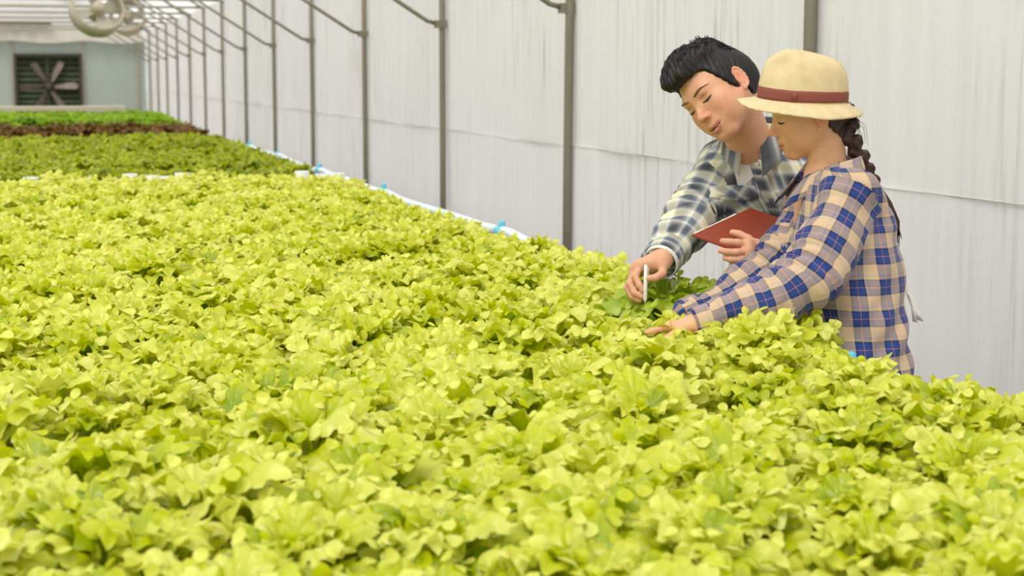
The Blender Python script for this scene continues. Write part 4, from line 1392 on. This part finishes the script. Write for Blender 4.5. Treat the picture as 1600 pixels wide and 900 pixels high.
# ---------------------------------------------------------------- the straw hat
hat = tag(empty('straw_hat', (1.734, 3.619, 1.490)), 'straw fedora with a rust-brown ribbon on the stooping woman', 'hat')
hat.rotation_euler = Matrix(euler_m(75, 3.0, -5).tolist()).to_euler()
def hat_uv(me, f):
    ul = me.uv_layers.new(name='UVMap')
    for p in me.polygons:
        uvs = [f(me.vertices[v].co) for v in p.vertices]
        u0 = uvs[0][0]
        for li, (u, v) in zip(p.loop_indices, uvs):
            if u - u0 > .3: u -= 2 * math.pi * .1
            if u - u0 < -.3: u += 2 * math.pi * .1
            ul.data[li].uv = (u, v)
HB, HA = .104, .084      # half length front to back (y), half width (x)
def crown_pt(a, t):
    """a: angle, 0 at the front (+y); t 0 at the brim, 1 at the top centre"""
    prof = [(0, 1.0, 0), (.12, .995, .020), (.25, .98, .042), (.4, .93, .067), (.52, .86, .085), (.64, .73, .099), (.76, .55, .109), (.88, .30, .114), (1, .0, .115)]
    r_ = np.interp(t, [p[0] for p in prof], [p[1] for p in prof]); z = np.interp(t, [p[0] for p in prof], [p[2] for p in prof])
    x, y = math.sin(a) * HA * r_, math.cos(a) * HB * r_
    z *= 1.0 + .05 * math.cos(a)
    z -= .015 * math.exp(-(x / .016) ** 2) * math.exp(-((y - .015) / .05) ** 2) * min(1, t * 1.4)       # centre crease
    pinch = math.exp(-((abs(a) - .75) / .38) ** 2) * math.exp(-((t - .52) / .22) ** 2)
    x *= 1 - .30 * pinch; y *= 1 - .12 * pinch
    return (x, y, z)
NA, NT = 56, 18
V = [crown_pt(2 * math.pi * i / NA - math.pi, j / NT) for j in range(NT) for i in range(NA)] + [crown_pt(0, 1)]
F = [(j * NA + i, j * NA + (i + 1) % NA, (j + 1) * NA + (i + 1) % NA, (j + 1) * NA + i) for j in range(NT - 1) for i in range(NA)]
F += [((NT - 1) * NA + i, (NT - 1) * NA + (i + 1) % NA, NT * NA) for i in range(NA)]
me = make_mesh('crown', V, F, M['straw'])
hat_uv(me, lambda c: (math.atan2(c.x, c.y) * .1, c.z - math.hypot(c.x, c.y) * .6))
cr = obj('crown', me, hat)
md = cr.modifiers.new('thickness', 'SOLIDIFY'); md.thickness = .003; md.offset = -1
NB = 7
V = []
for j in range(NB + 1):
    for i in range(NA):
        a = 2 * math.pi * i / NA - math.pi; q = j / NB
        wd = .052 + .004 * math.cos(a)
        side = abs(math.sin(a)) ** 1.3
        droop = R(10 + 24 * side + 20 * max(0, -math.cos(a)))
        out = wd * (q - .06 * q * q)
        x, y = math.sin(a) * (HA + out * math.cos(droop)), math.cos(a) * (HB + out * math.cos(droop))
        z = -out * math.sin(droop) * (.75 + .25 * q) + .0018 * q * math.sin(5 * a + 1)
        V.append((x, y, z))
F = [(j * NA + (i + 1) % NA, j * NA + i, (j + 1) * NA + i, (j + 1) * NA + (i + 1) % NA) for j in range(NB) for i in range(NA)]
me = make_mesh('brim', V, F, M['straw'])
hat_uv(me, lambda c: (math.atan2(c.x, c.y) * .1, math.hypot(c.x, c.y)))
br = obj('brim', me, hat)
md = br.modifiers.new('thickness', 'SOLIDIFY'); md.thickness = .003; md.offset = -1
V = []
for j in range(5):
    for i in range(NA):
        a = 2 * math.pi * i / NA - math.pi
        p = crown_pt(a, .02 + .155 * j / 4)
        k = 1.022 + .006 * math.sin(math.pi * j / 4)
        V.append((p[0] * k, p[1] * k, p[2] + .0015 * math.sin(2 * a)))
F = [(j * NA + i, j * NA + (i + 1) % NA, (j + 1) * NA + (i + 1) % NA, (j + 1) * NA + i) for j in range(4) for i in range(NA)]
me = make_mesh('ribbon', V, F, M['ribbon'])
rbn = obj('ribbon', me, hat)
md = rbn.modifiers.new('thickness', 'SOLIDIFY'); md.thickness = .003; md.offset = 0
p = crown_pt(-1.25, .10)
kn = MB(); kn.lathe([(.001, -.005), (.007, -.005), (.0085, 0), (.007, .005), (.001, .005)], 12)
kn.build('knot', M['ribbon'], hat, True, loc=(p[0] * 1.06, p[1] * 1.06, p[2]), rot=(R(90), 0, R(70)))

# ---------------------------------------------------------------- the man
mroot = tag(empty('person', (2.03, 4.04, 0)), 'person with short black hair in a grey checked shirt, pen in hand', 'person')
SM, DM = (-.832, .555), (-.555, -.832)
MT = [(.78, 2.050, 4.050, .180, .125), (.90, 2.020, 4.045, .175, .120), (1.05, 1.950, 4.038, .176, .118), (1.15, 1.895, 4.030, .184, .122),
      (1.23, 1.850, 4.024, .186, .122), (1.30, 1.822, 4.015, .160, .102), (1.36, 1.800, 4.005, .105, .078), (1.40, 1.788, 3.999, .078, .066)]
MR = ([(1.742, 4.105, 1.306), (1.592, 3.954, 1.182), (1.455, 3.789, 1.106)], [.066, .055, .044])
ML = ([(1.972, 3.945, 1.300), (1.935, 3.905, 1.080), (1.752, 3.775, 1.116)], [.064, .054, .042])
lo, hi = (1.38, 3.68, .76), (2.26, 4.28, 1.45)
mtorso = torso_fn(MT, SM, DM)
carve = [(neg_box(SM, DM, MT, mtorso, 1.325, 1.40, .040, .016), (1.55, 3.7, 1.27), (1.95, 4.1, 1.45))]
mshirt, mbvh, mf, _ = make_shirt('shirt', M['plaid_grey'], mroot, MT, SM, DM, lo, hi, [MR, ML],
    [((1.795, 4.03, 1.368), (1.745, 4.10, 1.322), .044, .056), ((1.80, 3.985, 1.365), (1.965, 3.948, 1.318), .044, .058)], carve, .0624, 9, DM, 0, (.5, -1, -.4))
mshirt['label'] = 'grey, charcoal and cream checked shirt'
ar = np.array(MR[0][2]) - np.array(MR[0][1]); ar /= np.linalg.norm(ar)
e_ = np.array(MR[0][2])
tube_uv('cuff', [tuple(e_ - ar * .052), tuple(e_ - ar * .03), tuple(e_ + ar * .005), tuple(e_ + ar * .018)], [.0455, .0475, .0475, .0465], M['plaid_grey'], mroot, .046, .03, u0=.03)
tube_uv('cuff_lining', [tuple(e_ + ar * .004), tuple(e_ + ar * .018), tuple(e_ + ar * .030)], [.0440, .0442, .0432], M['tee'], mroot, .046)
al_ = np.array(ML[0][2]) - np.array(ML[0][1]); al_ /= np.linalg.norm(al_)
e2_ = np.array(ML[0][2])
tube_uv('cuff', [tuple(e2_ - al_ * .05), tuple(e2_ - al_ * .03), tuple(e2_ + al_ * .005), tuple(e2_ + al_ * .018)], [.043, .045, .045, .044], M['plaid_grey'], mroot, .046, .03)
collar('collar', M['plaid_grey'], mroot, (1.790, 4.000, 1.394), (-.12, -.05, .985), (-.555, -.832, -.10), (-.832, .555, 0), .075, .072, .038, .054, .020, .030, gap=.26, u0=.045, vk=.22)
base_m, lip_m, blush_m = srgb(218, 164, 132), srgb(190, 106, 92), srgb(220, 136, 114)
hm = Head((121.0, -21.2, 34.5), (1.647, 3.930, 1.507), 1.0, (1.792, 4.004, 1.325), False, base_m, lip_m, blush_m, .0034)
body = under_body(MT, SM, DM, lo, hi, [MR, ML], (1.792, 4.003, 1.32), (1.76, 3.985, 1.40), .045)
GR = dict(HAND_MAN_RIGHT); GL = dict(HAND_MAN_LEFT)
GR['arm'] = tuple(e_ - ar * .06); GL['arm'] = tuple(e2_ - al_ * .06)
pieces = [(hm.W(hm.V), hm.Q, hm.C), body, hand_into(None, GR, .0088), hand_into(None, GL, .0088)]
join_body('body', M['skin_man'], mroot, pieces, base_m)
hm.features(mroot, .0046)
legs(mroot, (2.04, 4.047, .90), R(146.3), (2.10, 4.06))

# undershirt showing at the throat
f = Field((1.62, 3.80, 1.26), (1.98, 4.20, 1.45), .006)
f.op(torso_fn(MT, SM, DM, .006), (1.6, 3.7, 1.26), (2.0, 4.2, 1.45), .001)
f.cone((1.792, 4.003, 1.33), (1.778, 3.992, 1.372), .066, .062, .02)
f.op(lambda X, Y, Z: Z - (1.372 + .25 * (X - 1.79) + .38 * (Y - 4.0)), (1.6, 3.7, 1.2), (2.0, 4.3, 1.5), .004, 'cut')
V, Q = f.mesh(1)
obj('undershirt', make_mesh('undershirt', V, Q, M['tee']), mroot)

# placket, buttons, flap pocket
inw = (-DM[0], -DM[1], 0)
lean = Vector((.50, .06, -.86)).normalized()
o0 = Vector((1.79, 4.0, 1.335)) + Vector((DM[0], DM[1], 0)) * .09
patch('placket', M['plaid_grey'], mshirt, mbvh, o0, (.832, -.555, 0), lean, lambda s, t: ((s - .35) * .036, t * .36), .003, .0, 12, inw, (.01, .03))
for k in range(4):
    p = o0 + lean * (.035 + .085 * k) + Vector((.832, -.555, 0)) * .006
    h = mbvh.ray_cast(p - Vector(inw) * .25, Vector(inw))
    if h[0] is None: continue
    b = MB(); b.lathe([(.001, 0), (.0058, 0), (.0062, .0015), (.0045, .003), (.001, .002)], 12)
    o = b.build('button', M['button'], mshirt, True, loc=h[0] - Vector(inw) * .005)
    o.rotation_euler = Vector((-inw[0], -inw[1], .25)).to_track_quat('Z', 'Y').to_euler()
po = Vector((1.842, 4.024, 1.268)) + Vector((SM[0], SM[1], 0)) * .128
patch('pocket', M['plaid_grey'], mshirt, mbvh, po + Vector((0, 0, -.012)), (.832, -.555, 0), lean, lambda s, t: (s * .104, .012 + t * .10), .004, .5, 8, inw, (.03, .05), .004)
patch('pocket_flap', M['plaid_grey'], mshirt, mbvh, po, (.832, -.555, 0), lean, lambda s, t: (s * .110 - .003, t * (.032 + .020 * (1 - abs(2 * s - 1)))), .009, .75, 8, inw, (.055, .02), .004)
p = po + Vector((.832, -.555, 0)) * .052 + lean * .044
h = mbvh.ray_cast(p - Vector(inw) * .25, Vector(inw))
if h[0] is not None:
    b = MB(); b.lathe([(.001, 0), (.0055, 0), (.0058, .0015), (.0045, .003), (.001, .002)], 12)
    o = b.build('button', M['button'], mshirt, True, loc=h[0] - Vector(inw) * .0125)
    o.rotation_euler = Vector((-inw[0], -inw[1], .25)).to_track_quat('Z', 'Y').to_euler()

# his hair: short sides, longer top swept forward over the forehead
f = Field((-.12, -.135, -.12), (.12, .155, .175), .0026)
f.ell((0, -.012, .030), (.074, .095, .086), .001)
f.ell((0, .028, -.022), (.060, .062, .082), .03)
f.both('cone', (.055, -.002, -.045), (.022, .058, -.098), .019, .016, k=.028)
f.both('ell', (.040, -.058, .000), (.036, .046, .055), .03)
f.F -= .0075
gz = [(-.12, -.060), (-.085, -.048), (-.06, -.032), (-.040, -.022), (-.030, .006), (-.012, .021), (.012, .034), (.030, .042), (.050, .047), (.062, .054), (.070, .20)]
f.op(lambda X, Y, Z: (Y - np.interp(Z, [a for a, b in gz], [b for a, b in gz])) * .75 + 0 * X, (-.2, -.2, -.2), (.2, .2, .25), .005, 'cut')
f.op(lambda X, Y, Z: -.080 - Z + 0 * X + 0 * Y, (-.2, -.2, -.2), (.2, .2, .25), .006, 'cut')
# keep the ears free
f.both('ell', (.086, -.008, -.014), (.018, .0165, .031), .004, 'sub')
f.ell((0, .008, .098), (.070, .076, .030), .03)
f.cone((.018, .032, .106), (.028, .088, .088), .034, .020, .025)
f.cone((-.022, .032, .104), (-.016, .086, .084), .033, .018, .025)
f.cone((0, .055, .104), (.012, .100, .083), .028, .014, .02)
f.cone((0, -.05, .096), (0, -.080, .075), .034, .034, .03)
V, Q = f.mesh(1)
N = vnormals(V, Q)
top = np.clip((V[:, 2] - .05) / .05, 0, 1)
V = V + N * (top * (.0028 * np.sin(V[:, 0] * 290 + 5 * np.sin(V[:, 1] * 38)) + .0016 * np.sin(V[:, 0] * 620 + V[:, 1] * 60)) + (1 - top) * .0009 * np.sin(V[:, 1] * 420 + V[:, 2] * 160))[:, None]
hair_m = obj('hair', make_mesh('hair', hm.W(V), Q, M['hair_man']), mroot)
hb = BVHTree.FromPolygons(V.tolist(), Q.tolist())
tf = MB()
for k in range(520):
    # strands lying along the sweep of the top
    x = rng.uniform(-.07, .07); y = rng.uniform(-.10, .085)
    pts = []
    ln = rng.uniform(.03, .055); dr = rng.uniform(-.25, .35)
    for i in range(4):
        hh = hb.ray_cast(Vector((x + dr * ln * i / 3, y + ln * i / 3, .3)), Vector((0, 0, -1)))
        if hh[0] is None or hh[0].z < .02: break
        pts.append(hh[0] + hh[1] * (.0012 + .0022 * (i / 3) ** 2))
    if len(pts) == 4: tf.tube(pts, [.0010, .0014, .0011, .0003], 5)
for k in range(46):
    # short tufts standing at the crown
    x, y = rng.gauss(-.01, .026), rng.gauss(-.055, .022)
    hh = hb.ray_cast(Vector((x, y, .3)), Vector((0, 0, -1)))
    if hh[0] is None: continue
    n = hh[1]; d = Vector((rng.uniform(-.5, .5), rng.uniform(-.6, .3), 1)).normalized()
    l = rng.uniform(.006, .013)
    tf.tube([hh[0] - n * .003, hh[0] + n * l * .5, hh[0] + (n * .6 + d * .6) * l], [.0024, .0018, .0003], 5)
V2 = hm.W(np.array([tuple(q) for q in tf.v]))
obj('strands', make_mesh('strands', V2, tf.f, M['hair_man']), hair_m)
settle(mroot)

# ---------------------------------------------------------------- pen and clipboard in his hands
a, b = Vector(HAND_MAN_RIGHT['pen'][0]), Vector(HAND_MAN_RIGHT['pen'][1])
pen = tag(empty('pen', tuple(b)), 'slim white pen held upright between the fingers over the lettuce', 'pen')
d = a - b
pb = MB(); pb.tube([d * .10, d * .14, d * .55, d * .97, d], [.0030, .0048, .0050, .0044, .0020], 10); pb.build('barrel', M['pen'], pen, True)
pt = MB(); pt.tube([(0, 0, 0), d * .06, d * .105], [.0006, .0020, .0030], 8); pt.build('tip', M['metal'], pen, True)
pc = MB(); q = Vector((.0062, -.002, 0)); pc.tube([d * .66 + q, d * .9 + q, d * .95 + q * .4], .0011, 6); pc.build('clip', M['pen'], pen, True)

cL, cT, cB = Vector((1.529, 3.791, 1.161)), Vector((1.738, 3.917, 1.213)), Vector((1.611, 3.674, 1.128))
e1 = (cT - cL); l1 = e1.length; e1.normalize()
e2 = cB - cL; e2 -= e1 * e2.dot(e1); e2.normalize(); l2 = .155
nrm = e1.cross(e2)
if nrm.y < 0: nrm = -nrm        # the sheets lie on the side turned to him
clip = tag(empty('clipboard', tuple(cL)), 'rust-brown clipboard with white sheets, tilted in the left hand of the man', 'clipboard')
def slab(name, mat, x0, x1, y0, y1, z0, z1, warp=0.0):
    n = 6; V = []; F = []
    for zz in (z0, z1):
        for j in range(n + 1):
            for i in range(n + 1):
                s, t_ = i / n, j / n
                V.append(e1 * (x0 + (x1 - x0) * s) + e2 * (y0 + (y1 - y0) * t_) + nrm * (zz + warp * math.sin(3 * s + t_) * (1 - t_)))
    m = (n + 1) ** 2
    idx = lambda i, j, k: k * m + j * (n + 1) + i
    for j in range(n):
        for i in range(n):
            F.append((idx(i, j, 1), idx(i + 1, j, 1), idx(i + 1, j + 1, 1), idx(i, j + 1, 1))); F.append((idx(i, j + 1, 0), idx(i + 1, j + 1, 0), idx(i + 1, j, 0), idx(i, j, 0)))
    for i in range(n):
        F.append((idx(i, 0, 0), idx(i + 1, 0, 0), idx(i + 1, 0, 1), idx(i, 0, 1))); F.append((idx(i + 1, n, 0), idx(i, n, 0), idx(i, n, 1), idx(i + 1, n, 1)))
        F.append((idx(0, i + 1, 0), idx(0, i, 0), idx(0, i, 1), idx(0, i + 1, 1))); F.append((idx(n, i, 0), idx(n, i + 1, 0), idx(n, i + 1, 1), idx(n, i, 1)))
    return obj(name, make_mesh(name, [tuple(v) for v in V], F, mat, False), clip)
slab('board', M['board'], 0, l1, 0, l2, 0, .004)
slab('sheet', M['paper'], .02, l1 - .05, -.012, l2 - .008, .0045, .0085, .002)
slab('sheet', M['paper'], .06, l1 - .09, -.018, l2 - .010, .009, .0105, .003)
slab('clip', M['metal'], .05, l1 - .05, l2 - .026, l2 - .004, .0095, .018)
